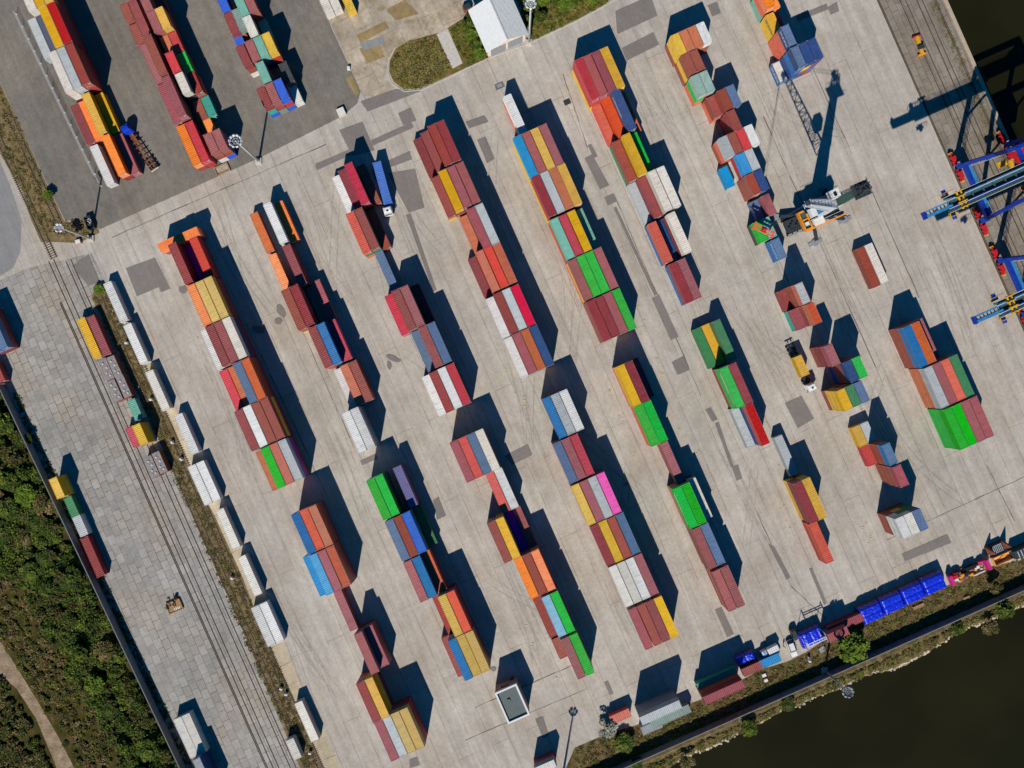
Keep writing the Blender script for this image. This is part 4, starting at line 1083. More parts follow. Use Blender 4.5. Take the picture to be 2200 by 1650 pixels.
# containers with hatches on the siding
def hatch_container():
    L_, H_ = 6.5, 2.7
    root = empty('bulk_container', (0, 0, 0))
    mb = MB(); mb.box(0, L_, 0, 2.4, 0.1, H_)
    for k in range(18):
        x = .2 + k * (L_ - .5) / 17
        mb.box(x, x + .12, -.05, 0, .2, H_ - .1); mb.box(x, x + .12, 2.4, 2.45, .2, H_ - .1)
    mb.build('body', M_brown, root)
    mb = MB(); mb.box(.08, L_ - .08, .08, 2.32, H_ + .004, H_ + .08)
    for k in range(11): mb.box(.5 + k * .52, .58 + k * .52, .45, 1.95, H_ + .08, H_ + .13)
    mb.build('roof', plain('stained_grey', rgb(140, 132, 128), .8, var=.2), root)
    for x, y in ((1.5, .9), (2.9, 1.5), (4.4, .9), (5.4, 1.6)):
        MB().cyl((x, y, H_ + .08), (x, y, H_ + .3), .3, .26, 14).build('hatch_lid', M_lgrey, root)
    return root
hp = hatch_container()
for i, (x, y, lb) in enumerate([(210.5, 774.5, 'grey hatch-topped container beside the rail, nearest the yellow container'), (228, 769, 'grey hatch-topped container just below the maroon one on the siding'), (229, 820, 'grey hatch-topped container by the rail, second from the yellow one'),
                                (248, 812, 'grey hatch-topped container just above the pale teal one'), (308, 984, 'grey hatch-topped container by the rail, below the yellow stack'), (325, 975, 'grey hatch-topped container beside the weeds, below the yellow stack')]):
    o = hp if i == 0 else copy_tree(hp)
    q = P(x, y, 2.7); o.location = (q.x, q.y, 0); o.rotation_euler = (0, 0, UA)
    tag(o, lb, 'container', 'hatch-topped containers on the siding')

# ------------------------------------------------------------ lorries and cars
def wheel_mesh(r, w):
    mb = MB(); mb.cyl((0, -w / 2, 0), (0, w / 2, 0), r, r, 16, 0)
    me = mb.mesh('wheel'); me.materials.append(M_black)
    mb = MB(); mb.cyl((0, -w / 2 - .015, 0), (0, w / 2 + .015, 0), r * .5, r * .5, 12, 0); mr = mb.mesh('rim'); mr.materials.append(M_lgrey); return me, mr
W_LORRY = wheel_mesh(.52, .32); W_CAR = wheel_mesh(.33, .22)
def wheels(root, pts, me, r):
    for x, y in pts:
        o = bpy.data.objects.new('wheel', me[0]); COL.objects.link(o); o.parent = root; o.location = (x, y, r)
        q = bpy.data.objects.new('rim', me[1]); COL.objects.link(q); q.parent = o
def lorry(px, py, d, tl, cabmat, label, chmat=M_dark, dome=False):
    """origin at the tail, x runs forward to the cab"""
    root = empty('articulated_lorry', P(px, py), bear(d)); tag(root, label, 'lorry')
    mb = MB()
    for y in (-.5, .5): mb.box(0, tl + 1.0, y - .09, y + .09, .85, 1.15)
    x = .1
    while x < tl: mb.box(x, x + .16, -1.18, 1.18, .95, 1.2); x += 1.55
    mb.box(tl - 2.4, tl + 1.2, -.42, .42, .72, .98)
    mb.build('chassis', chmat, root)
    mb = MB(); mb.box(-.1, .02, -1.2, 1.2, .75, 1.12); mb.build('tail_bar', M_offw, root)
    cx = tl + .75
    mb = MB(); mb.taper(cx, cx + 2.25, -1.23, 1.23, .55, 3.25, .12, .1); mb.taper(cx + .1, cx + 1.7, -1.1, 1.1, 3.253, 3.75 if dome else 3.5, .3, .18)
    mb.build('cab', cabmat, root)
    mb = MB(); mb.box(cx + 2.14, cx + 2.24, -1.05, 1.05, 1.75, 2.7); mb.build('windscreen', M_glass, root)
    mb = MB(); mb.box(cx + 1.0, cx + 1.55, -.3, .3, 3.52 + (.25 if dome else 0), 3.56 + (.25 if dome else 0)); mb.build('roof_hatch', M_dark, root)
    for s in (-1, 1):
        mb = MB(); mb.box(cx + 1.95, cx + 2.1, s * 1.42 - .13, s * 1.42 + .13, 1.7, 2.5); mb.beam((cx + 2.0, s * 1.2, 2.4), (cx + 2.0, s * 1.4, 2.4), .05); mb.build('mirror', M_dark, root)
        mb = MB(); mb.box(cx + 2.26, cx + 2.3, s * .9 - .18, s * .9 + .18, .8, 1.05); mb.build('headlight', M_lamp, root)
    wheels(root, [(a_, s * 1.02) for a_ in (1.1, 2.4, 3.7, cx - .9, cx + 1.3) for s in (-1, 1)], W_LORRY, .52)
    return root
def load(x, y, z, d, L_, colr, label, roofc=None):
    o = bpy.data.objects.new('shipping_container', MESH[L_, 'body']); COL.objects.link(o)
    q = P(x, y, z + HT[L_]); o.location = (q.x, q.y, z); o.rotation_euler = (0, 0, bear(d))
    o.material_slots[0].link = 'OBJECT'; o.material_slots[0].material = MAT[colr]
    r_ = bpy.data.objects.new('roof', MESH[L_, 'roof']); COL.objects.link(r_); r_.parent = o
    r_.material_slots[0].link = 'OBJECT'; r_.material_slots[0].material = MAT[roofc or colr]
    return tag(o, label, 'container', 'shipping containers stacked in the yard')
lorry(808, 354, (.263, .965), 12.6, M_white, 'white-cabbed lorry carrying the long blue container')
load(800, 350, 1.22, (.263, .965), 40, 'u', 'long blue container riding on the white-cabbed lorry')
lorry(1692, 737.5, (.42, .907), 12.2, M_white, 'white-cabbed lorry with a half-empty trailer carrying a yellow container')
load(1704.6, 769, 1.22, UP, 20, 'Y', 'short yellow container riding on the half-empty trailer')
lorry(336, 366, (-.56, -.83), 11.6, plain('cab_blue', rgb(16, 60, 190), .4), 'blue-cabbed lorry with a bare rust-brown chassis', M_brown, True)

def car(px, py, d, L_, W_, h, mat, label, cat, hatch=False, bedbox=False):
    root = empty(cat.replace(' ', '_'), P(px, py), bear(d)); tag(root, label, cat)
    mb = MB(); hb = h * .55
    # lower body lofted from sections, front at +x
    secs = [(-L_ / 2, .80, .45, hb * .9), (-L_ / 2 + .15, .94, .3, hb * .98), (-L_ * .2, 1.0, .25, hb), (L_ * .2, 1.0, .25, hb), (L_ / 2 - .7, .97, .28, hb * .92), (L_ / 2 - .15, .86, .3, hb * .8), (L_ / 2, .68, .4, hb * .66)]
    vs = []; fs = []
    for x, k, z0, z1 in secs:
        w = W_ / 2 * k
        vs += [(x, -w, z0), (x, -w, (z0 + z1) / 2), (x, -w * .92, z1), (x, w * .92, z1), (x, w, (z0 + z1) / 2), (x, w, z0)]
    for i in range(len(secs) - 1):
        for k in range(6):
            a_, c_ = 6 * i + k, 6 * i + (k + 1) % 6
            fs.append((a_, c_, c_ + 6, a_ + 6))
    fs += [tuple(range(6))[::-1], tuple(range(6 * len(secs) - 6, 6 * len(secs)))]
    mb.add(vs, fs); mb.build('body', mat, root)
    mb = MB()
    x0, x1 = (-L_ * .46, L_ * .22)
    vs = []
    for x, k, z in ((x0, .88, hb - .01), (x0 + L_ * .09, .78, h - .06), (x1 - L_ * .13, .78, h - .06), (x1, .86, hb - .03)):
        w = W_ / 2 * k; vs += [(x, -w, z), (x, w, z)]
    mb.add(vs, [(0, 2, 3, 1), (2, 4, 5, 3), (4, 6, 7, 5), (0, 6, 4, 2), (1, 3, 5, 7), (0, 1, 7, 6)]); mb.build('window', M_glass, root)
    mb = MB(); w = W_ / 2 * .76; xa, xb = x0 + L_ * .1, x1 - L_ * .14
    mb.taper(xa, xb, -w, w, h - .075, h, .08, .06)
    for s in (-1, 1): mb.beam((xa + .2, s * w * .85, h + .05), (xb - .2, s * w * .85, h + .05), .05)
    mb.build('roof', mat, root)
    for s in (-1, 1):
        mb = MB(); mb.box(L_ / 2 - .16, L_ / 2 - .02, s * W_ * .33 - .15, s * W_ * .33 + .15, hb * .62, hb * .78); mb.build('headlight', M_lamp, root)
        mb = MB(); mb.box(L_ * .17, L_ * .2, s * W_ * .56 - .1, s * W_ * .56 + .1, hb, hb + .16); mb.build('mirror', mat, root)
    wheels(root, [(a_, s * (W_ / 2 - .12)) for a_ in (-L_ * .3, L_ * .31) for s in (-1, 1)], W_CAR, .33)
    return root
car(1699.5, 1391, (.36, .93), 5.1, 1.95, 1.75, M_white, 'white estate car parked nose towards the verge', 'car')
car(1703.5, 1361, (.36, .93), 3.9, 1.7, 1.9, M_dark, 'dark car with a pale roof frame behind the white estate car', 'car')
mb = MB()
# small flatbed truck
root = empty('pickup_truck', P(1650, 1394), bear((-.87, .45))); tag(root, 'small white-bodied truck with a blue and white cab', 'truck')
mb = MB(); mb.box(-2.6, 1.0, -.95, .95, .7, .85); 
mb.build('chassis', M_dark, root)
mb = MB(); mb.box(-2.6, .7, -1.0, 1.0, .853, 2.3); mb.build('cargo_box', M_white, root)
mb = MB()
for k in range(5): mb.box(-2.4 + k * .65, -2.34 + k * .65, -.95, .95, 2.303, 2.35)
for y in (-.98, .9): mb.box(-2.6, .7, y, y + .08, 2.303, 2.4)
mb.build('roof_ribs', M_grey, root)
mb = MB(); mb.taper(.85, 2.6, -.9, .9, .4, 1.95, .22, .1); mb.build('cab', M_white, root)
mb = MB(); mb.taper(1.2, 2.1, -.72, .72, 1.953, 2.05, .1, .1); mb.build('roof_panel', plain('light_blue_paint', rgb(110, 160, 200), .4), root)
mb = MB(); mb.box(2.42, 2.56, -.75, .75, 1.1, 1.75); mb.build('windscreen', M_glass, root)
wheels(root, [(a_, s * .9) for a_ in (-1.6, 1.8) for s in (-1, 1)], W_CAR, .33)

# a worker in a hi-vis vest beside the car
def person(px, py, face, label):
    root = empty('person', P(px, py), face); tag(root, label, 'person')
    me = bpy.data.meshes.new('body')
    J = {'pel': (0, 0, .95), 'sp': (.01, 0, 1.15), 'ch': (.02, 0, 1.36), 'nk': (.02, 0, 1.5), 'hd': (.04, 0, 1.6), 'tp': (.03, 0, 1.74),
         'ls': (.01, .19, 1.42), 'le': (-.02, .26, 1.15), 'lw': (.08, .25, .92), 'lh': (.11, .24, .82), 'rs': (.01, -.19, 1.42), 're': (.04, -.27, 1.15), 'rw': (.22, -.22, 1.02), 'rh': (.3, -.2, .98),
         'lp': (0, .1, .9), 'lk': (.03, .12, .5), 'la': (-.01, .12, .09), 'lt': (.17, .14, .04), 'rp': (0, -.1, .9), 'rk': (.05, -.12, .5), 'ra': (.02, -.12, .09), 'rt': (.2, -.14, .04)}
    E = 'pel-sp sp-ch ch-nk nk-hd hd-tp ch-ls ls-le le-lw lw-lh ch-rs rs-re re-rw rw-rh pel-lp lp-lk lk-la la-lt pel-rp rp-rk rk-ra ra-rt'.split()
    rad = dict(pel=.16, sp=.15, ch=.17, nk=.065, hd=.1, tp=.075, ls=.075, le=.05, lw=.035, lh=.045, rs=.075, re=.05, rw=.035, rh=.045, lp=.11, lk=.07, la=.05, lt=.045, rp=.11, rk=.07, ra=.05, rt=.045)
    ks = list(J)
    me.from_pydata([J[k] for k in ks], [tuple(ks.index(q) for q in e.split('-')) for e in E], [])
    o = bpy.data.objects.new('body', me); COL.objects.link(o); o.parent = root
    md = o.modifiers.new('skin', 'SKIN')
    for k, sv in zip(ks, me.skin_vertices[0].data): sv.radius = (rad[k], rad[k]); sv.use_root = (k == 'pel')
    o.modifiers.new('sub', 'SUBSURF').levels = 2
    me.materials.append(plain('navy_workwear', rgb(40, 46, 62), .9))
    mb = MB(); mb.cyl((.015, 0, 1.0), (.02, 0, 1.47), .215, .2, 14); mb.build('hi_vis_vest', plain('hi_vis_yellow', rgb(196, 240, 40), .7), root)
    MB().cyl((.035, 0, 1.69), (.03, 0, 1.79), .115, .07, 14).build('hair', M_dark, root)
    for s in (-1, 1): MB().cyl((.13, s * .04, 1.63), (.14, s * .04, 1.63), .014, .012, 8).build('eye', M_black, root)
    MB().cyl((.13, 0, 1.59), (.165, 0, 1.58), .02, .012, 8).build('nose', plain('skin', rgb(196, 146, 118), .6), root)
    return root
person(1682, 1387, .4, 'worker in a yellow-green vest standing beside the white estate car')

# ------------------------------------------------------------ tarpaulins and flat-rack cargo along the verge
def tarp_load(px, py, lx, ly, h, rz, label, seams, bars=False):
    root = empty('tarpaulin_load', P(px, py, h).xy.to_3d(), rz); tag(root, label, 'tarpaulin', 'blue tarpaulin loads')
    mb = MB(); mb.box(-lx / 2 + .05, lx / 2 - .05, -ly / 2 + .05, ly / 2 - .05, 0, h * .55); mb.build('flat_rack', M_brown, root)
    nx, ny = 26, 20; vs = []; fs = []
    rs = random.Random(int(px))
    for i in range(nx + 1):
        for j in range(ny + 1):
            x, y = -lx / 2 + lx * i / nx, -ly / 2 + ly * j / ny
            ex = min(1.0, (lx / 2 - abs(x)) / .5); ey = min(1.0, (ly / 2 - abs(y)) / .5)
            z = h * (.45 + .55 * min(ex, ey) ** .5) + rs.uniform(-.11, .11)
            for sx in seams[0]: z -= .22 * math.exp(-((x - sx) / .25) ** 2)
            for sy in seams[1]: z -= .22 * math.exp(-((y - sy) / .25) ** 2)
            vs.append((x, y, z))
    for i in range(nx):
        for j in range(ny):
            a_ = i * (ny + 1) + j; fs.append((a_, a_ + ny + 1, a_ + ny + 2, a_ + 1))
    mb = MB(); mb.add(vs, fs); mb.build('tarpaulin', M_tarp, root, True)
    mb = MB()
    for k in range(4):
        x = -lx / 2 + lx * (k + .5) / 4
        mb.beam((x, -ly / 2 - .02, h * .4), (x, -ly / 2 - .02, h * .75), .05); mb.beam((x, ly / 2 + .02, h * .4), (x, ly / 2 + .02, h * .75), .05)
    mb.build('lashing', M_offw, root)
    if bars:
        for sx in (-1, 1):
            mb = MB()
            for sy in (-1, 1): mb.beam((sx * lx * .46, sy * ly * .36, 0), (sx * lx * .46, sy * ly * .3, h + 3.2), .12)
            mb.beam((sx * lx * .46, -ly * .3, h + 3.2), (sx * lx * .46, ly * .3, h + 3.2), .2); mb.build('end_frame', M_grey, root)
        mb = MB()
        for y in (-.32, .32): mb.beam((-lx * .46, y, h + 3.3), (lx * .46, y, h + 3.3), .17)
        for k in range(4): mb.beam((-lx * .46 + lx * .3 * k, -.32, h + 3.3), (-lx * .46 + lx * .3 * k, .32, h + 3.3), .12)
        mb.build('lifting_bar', M_white, root)
    return root
RV = bear(VP)
for k, (x, y, lb) in enumerate([(1875, 1318, 'shiny blue tarpaulin load at the lower-left end of the row of four'), (1919.5, 1297, 'shiny blue tarpaulin load second from the white frame in the row of four'),
                                (1964, 1276, 'shiny blue tarpaulin load third from the white frame in the row of four'), (2009, 1255, 'shiny blue tarpaulin load beside the flat rack of colourful machine parts')]):
    tarp_load(x, y, 6.55, 5.1, 3.0, RV, lb, ([], [0.0]))
tarp_load(1745, 1371, 6.6, 4.9, 2.8, RV, 'rounded blue tarpaulin load under a white lifting frame', ([-2.2, 0, 2.2], []), True)
tarp_load(1603, 1415, 5.6, 2.6, 2.6, RV, 'small blue tarpaulin load behind the brown container on the verge', ([0], []))

root = empty('flat_rack', P(2083, 1229, 1.4).xy.to_3d(), RV); tag(root, 'pink-ended flat rack crowded with colourful machine parts', 'flat rack')
mb = MB(); mb.box(-6, 6, -1.5, 1.5, .2, .5); mb.build('deck', M_wood, root)
M_pink = plain('magenta_paint', rgb(186, 38, 112), .7, var=.2)
for s in (-1, 1):
    mb = MB(); mb.box(s * 5.7 - .6, s * 5.7 + .3, -1.5, 1.5, .503, 2.4); mb.build('end_wall', M_pink, root)
cm = [M_yel, M_wood, M_black, M_dark, M_red, M_pink, M_offw, M_brown]
for i in range(44):
    x, y = random.uniform(-4.8, 4.6), random.uniform(-1.4, 1.4)
    mb = MB(); s = random.uniform(.4, .95)
    if i % 2: mb.cyl((x, y - s / 2, .9), (x, y + s / 2, 1.0), s * .7, s * .7, 12)
    else: mb.taper(x - s, x + s, y - s * .6, y + s * .6, .503, .9 + s, .08, .06)
    mb.build('machine_part', cm[i % 8], root)
mb = MB(); mb.box(.6, 4.2, -1.55, -1.25, .4, 1.7); mb.build('side_board', plain('pale_pink_board', rgb(226, 196, 186), .7), root)
root = empty('open_top_container', P(2156, 1199, 1.2).xy.to_3d(), RV); tag(root, 'open pale orange tray container at the right edge of the verge', 'container')
mb = MB()
for q in ((-3.1, 3.1, -1.22, -1.12), (-3.1, 3.1, 1.12, 1.22), (-3.1, -3.0, -1.12, 1.12), (3.0, 3.1, -1.12, 1.12)): mb.box(*q, .1, 1.5)
M_pe = plain('pale_orange', rgb(240, 170, 112), .7, var=.12)
mb.build('side_wall', M_pe, root); mb = MB(); mb.box(-3.0, 3.0, -1.12, 1.12, .1, .3); mb.build('floor', M_pe, root)
mb = MB(); mb.beam((-1.6, -.9, .32), (1.8, .8, .7), .8, .08); mb.build('loose_sheet', M_orange, root)
root = empty('grab_bucket', P(2137, 1176), RV); tag(root, 'rusty open grab with dark grating behind the pale orange tray', 'grab bucket')
mb = MB(); mb.taper(-1.9, 1.9, -1.5, 1.5, 0, 1.4, .3, .3); mb.build('body', M_dark, root)
mb = MB()
for k in range(6): mb.box(-1.3 + k * .5, -1.2 + k * .5, -1.0, 1.0, 1.403, 1.5)
mb.box(-1.35, 1.4, -1.08, -1.0, 1.403, 1.55); mb.box(-1.35, 1.4, 1.0, 1.08, 1.403, 1.55)
mb.build('grating', M_lgrey, root)
for s in (-1, 1):
    mb = MB(); mb.add([(s * 2.0, -1.6, 0), (s * 3.1, -1.2, 0), (s * 2.9, 1.3, 0), (s * 2.0, 1.6, 0), (s * 2.3, 0, 4.4), (s * 2.6, .2, 4.2)], [(0, 1, 4), (1, 5, 4), (1, 2, 5), (2, 3, 4), (2, 4, 5), (3, 0, 4), (0, 3, 2, 1)]); mb.build('jaw', M_brown, root)
root = empty('generator_set', P(2197, 1184, 2), RV); root.location.z = 0; tag(root, 'dark grey generator set cut by the right edge near the verge', 'generator')
mb = MB(); mb.taper(-3, 3, -1.3, 1.3, 0, 2.9, .1, .15); mb.build('housing', M_dark, root); mb = MB()
for k in range(4): mb.box(-2 + k, -1.8 + k, -.9, .9, 2.903, 3.0)
mb.build('vent', M_lgrey, root)
block('timber_stack', 1972, 1302, 3.4, 1.0, .5, RV, M_wood, 'pale timber stack on the grass below the blue tarpaulins', 'timber')
block('timber_stack', 2075, 1283, 1.9, 0.7, .5, RV, M_wood, 'short pale plank stack alone on the verge grass', 'timber')
block('concrete_slab', 1641, 1450, 1.2, 1.0, .5, RV, M_offw, 'small cream slab on the verge below the sky-blue container', 'slab')
block('concrete_slab', 1645, 1461, 1.1, .9, .5, RV, M_offw, 'lower of two cream slabs on the verge grass', 'slab')
block('white_barrel', 1737, 1412, .7, .7, .9, 0, M_white, 'white barrel on the verge left of the light tower', 'barrel', M_black)
block('white_barrel', 1738.5, 1419, .7, .7, .9, .4, M_white, 'white barrel with dark base on the verge, nearer the wall', 'barrel', M_offw)
block('metal_plate', 1766, 1395, 1.9, 1.6, .2, .6, M_grey, 'grey metal plate on the verge beside the light tower', 'plate')
# yellow spreader on the quay
root = empty('container_spreader', P(1973, 99), bear((0.3, 0.95))); tag(root, 'yellow container spreader lying on the quay paving', 'spreader')
mb = MB(); mb.box(-2.6, 2.6, -.5, .5, .3, .9); mb.build('main_beam', M_yel, root)
for s in (-1, 1):
    mb = MB(); mb.box(s * 2.75 - .2, s * 2.75 + .2, -1.2, 1.2, .1, .8); mb.build('end_beam', M_orange if s > 0 else M_red, root)
mb = MB(); mb.box(.4, 1.3, -.9, .9, .903, 1.5); mb.cyl((0.2, -.6, 1.1), (.2, .6, 1.1), .28); mb.build('headblock', M_dark, root)
# ------------------------------------------------------------ harbour crane
cb = P(1740, 468); ang = bear((0.92, -0.40))
root = empty('harbour_crane', cb, ang); tag(root, 'mobile harbour crane with white and orange house over the short containers', 'crane')
# undercarriage on wheels
mb = MB(); mb.box(-8.5, 7.5, -1.6, 1.6, 1.3, 2.3); mb.box(-2.5, 2.5, -2.4, 2.4, 1.2, 2.5); mb.cyl((0, 0, 2.5), (0, 0, 3.4), 2.0, 1.9, 24)
mb.build('undercarriage', M_dark, root)
W_BIG = wheel_mesh(.75, .55)
wheels(root, [(x, s * 2.1) for x in (-7.8, -6.2, -4.6, 4.6, 6.0, 7.2) for s in (-1, 1)], W_BIG, .75)
for (x, y) in ((-8.9, 3.9), (-1.5, -7.2), (9.0, -4.6), (7.5, 6.2)):
    mb = MB(); st = (max(-3, min(3, x * .35)), 1.6 if y > 0 else -1.6, 1.8); mb.beam(st, (x * .92, y * .92, 1.5), .8, .7); mb.cyl((x * .92, y * .92, .4), (x * .92, y * .92, 1.9), .28); mb.build('outrigger', M_dark, root)
    mb = MB(); mb.cyl((x, y, .03), (x, y, .38), 1.25, 1.1, 8); mb.box(x - 2.0, x + 2.0, y - .6, y + .6, .02, .22); mb.build('outrigger_pad', M_grey, root)
# slewing house
mb = MB(); mb.box(-4.6, 6.8, -2.0, 2.0, 3.6, 4.2); mb.build('slew_frame', M_dark, root)
mb = MB(); mb.taper(-5.0, -2.9, -2.9, 2.7, 3.4, 5.6, .15, .3); mb.build('counterweight', M_dgreen, root)
mb = MB()
for q in ((-5.2, -4.9, -3.2, 2.4), (-3.2, -2.85, -3.2, 1.2)): mb.box(*q, 4.4, 6.1)
mb.box(-4.9, -3.2, -3.2, -2.8, 4.4, 6.1); mb.box(-4.9, -3.2, -.4, .0, 4.4, 5.9); mb.box(-4.9, -3.5, 1.9, 2.4, 4.4, 6.0); mb.build('counterweight_frame', M_orange, root)
mb = MB(); mb.box(-4.5, -3.5, -2.0, -1.0, 5.61, 6.3); mb.build('winch_cover', M_offw, root)
mb = MB(); mb.taper(-2.4, 6.2, -.6, 2.2, 4.25, 7.0, .2, .2); mb.build('engine_house', M_white, root)
mb = MB(); mb.taper(-2.2, 1.0, -3.2, -.8, 4.25, 6.2, .1, .1); mb.build('switch_room', M_offw, root)
mb = MB(); mb.box(-2.6, 6.6, 2.3, 3.9, 4.2, 4.3, 0)
for k in range(16): mb.box(-2.4 + k * .55, -2.15 + k * .55, 2.4, 3.9, 4.31, 4.5, 1)
mb.build('cooler_grille', [M_blue, M_white], root)
mb = MB(); mb.beam((-5.0, -3.4, 5.6), (7.6, -3.2, 5.8), .4, .4); mb.build('side_beam', M_orange, root)
mb = MB(); mb.beam((-2.6, -2.1, 7.2), (6.3, -2.0, 7.3), .1)
for s in (-3.0, 3.9):
    for k in range(9): mb.beam((-2.4 + k * 1.1, s, 4.3), (-2.4 + k * 1.1, s, 5.4), .05)
    mb.beam((-2.6, s, 5.4), (6.8, s, 5.4), .06)
mb.build('handrail', M_lgrey, root)
# tower
mb = MB(); mb.taper(.2, 2.5, -.95, 1.25, 17.5, 30, .5, .2); mb.build('tower', M_dgreen, root)
mb = MB(); mb.taper(-.5, 2.9, -1.15, 1.45, 4.2, 17.48, .6, .15); mb.build('lower_tower', M_white, root)
mb = MB()
for k in range(22): mb.box(-.75 + .03 * k, -.2 + .03 * k, -.55 + .02 * k, 1.0, 5 + k * .56, 5.22 + k * .56)
mb.build('tower_stairs', M_teal, root)
mb = MB(); mb.lattice((3.6, 1.9, 4.3), (2.7, 1.3, 31), .9, .8, 20, .07, .05); mb.build('tower_ladder', M_lgrey, root)
mb = MB()
mb.box(-.9, 3.5, -1.9, 1.9, 30.2, 30.4)
for x in (-.9, .2, 1.3, 2.4, 3.5):
    for y in (-1.9, 1.9): mb.beam((x, y, 30.4), (x, y, 31.5), .06)
for y in (-1.9, 1.9): mb.beam((-.9, y, 31.5), (3.5, y, 31.5), .06)
mb.build('top_platform', M_dark, root)
mb = MB(); mb.lattice((1.1, 0, 30.4), (.9, 0, 35), 2.2, 1.4, 4, .22, .14)
for y in (-.7, .7): mb.cyl((.3, y - .1, 34.6), (.3, y + .1, 34.6), .8, .8, 16)
mb.build('tower_head', M_dark, root)
mb = MB(); mb.taper(-2.6, -.3, 1.0, 3.4, 20.6, 23.4, .1, .1, 0); mb.box(-2.1, -1.3, 1.5, 2.7, 23.402, 23.5, 1); mb.build('operator_cab', [M_white, M_glass], root)
# lattice boom reaching over the short containers
tip_w = P(1620, 507) ; tip_w.z = 41
tl_ = Matrix.Rotation(-ang, 4, 'Z') @ (tip_w - cb)
mb = MB(); mb.lattice((-.9, 0, 17.5), tl_, 2.5, 1.2, 16, .22, .11); mb.build('boom', M_lgrey, root)
mb = MB(); mb.cyl(tl_ + Vector((0, -.5, 0)), tl_ + Vector((0, .5, 0)), .6, .6, 16); mb.build('boom_head', M_dark, root)
mb = MB()
for y in (-.5, .5): mb.beam((.3, y, 35.2), tl_ + Vector((0, y, .3)), .07)
mb.build('luffing_rope', M_dark, root)
sp_w = P(1641, 494, 8.2)
sp_l = Matrix.Rotation(-ang, 4, 'Z') @ (sp_w - cb)
mb = MB()
for dx, dy in ((-.5, -.4), (.5, -.4), (-.5, .4), (.5, .4)): mb.beam(tl_, sp_l + Vector((dx, dy, 1.4)), .05)
mb.build('hoist_rope', M_dark, root)
mb = MB()
for k in range(8): mb.beam((-7.8 + k, -1.9, 2.3), (-7.8 + k, -1.9, 3.3), .05)
mb.beam((-8, -1.9, 3.3), (-.6, -1.9, 3.3), .06); mb.box(-8.3, -3, -1.9, 1.9, 2.31, 2.4)
for k in range(7): mb.box(-8 + k * .7, -7.6 + k * .7, -1.2 + (k % 3) * .6, -.2 + (k % 3) * .6, 2.41, 2.9)
mb.build('walkway', M_dark, root)
mb = MB()
for x in (-7.8, -6.2, -4.6): mb.taper(x - .6, x + .6, -2.9, -1.95, 1.5, 1.9, .2, .1)
mb.build('mudguard', M_grey, root)
# red spreader set down on the green container
root = empty('container_spreader', sp_w + Vector((0, 0, -.55)), bear((0.88, 0.42))); tag(root, 'coral red spreader resting on the short green container under the boom', 'spreader')
mb = MB(); mb.box(-2.9, 2.9, -.75, -.45, .1, .55); mb.box(-2.9, 2.9, .45, .75, .1, .55)
for k in range(7): mb.beam((-2.7 + k * .9, -.6, .4), (-2.1 + k * .9 if k < 6 else 2.7, .6, .4), .14)
mb.build('main_frame', M_coral, root)
for s in (-1, 1):
    mb = MB(); mb.box(s * 2.95 - .18, s * 2.95 + .18, -1.2, 1.2, .05, .5); mb.build('end_beam', M_coral, root)
mb = MB(); mb.box(-.6, .6, -.7, .7, .56, 1.2); mb.cyl((-.4, 0, 1.3), (.4, 0, 1.3), .4); mb.build('headblock', M_red, root)

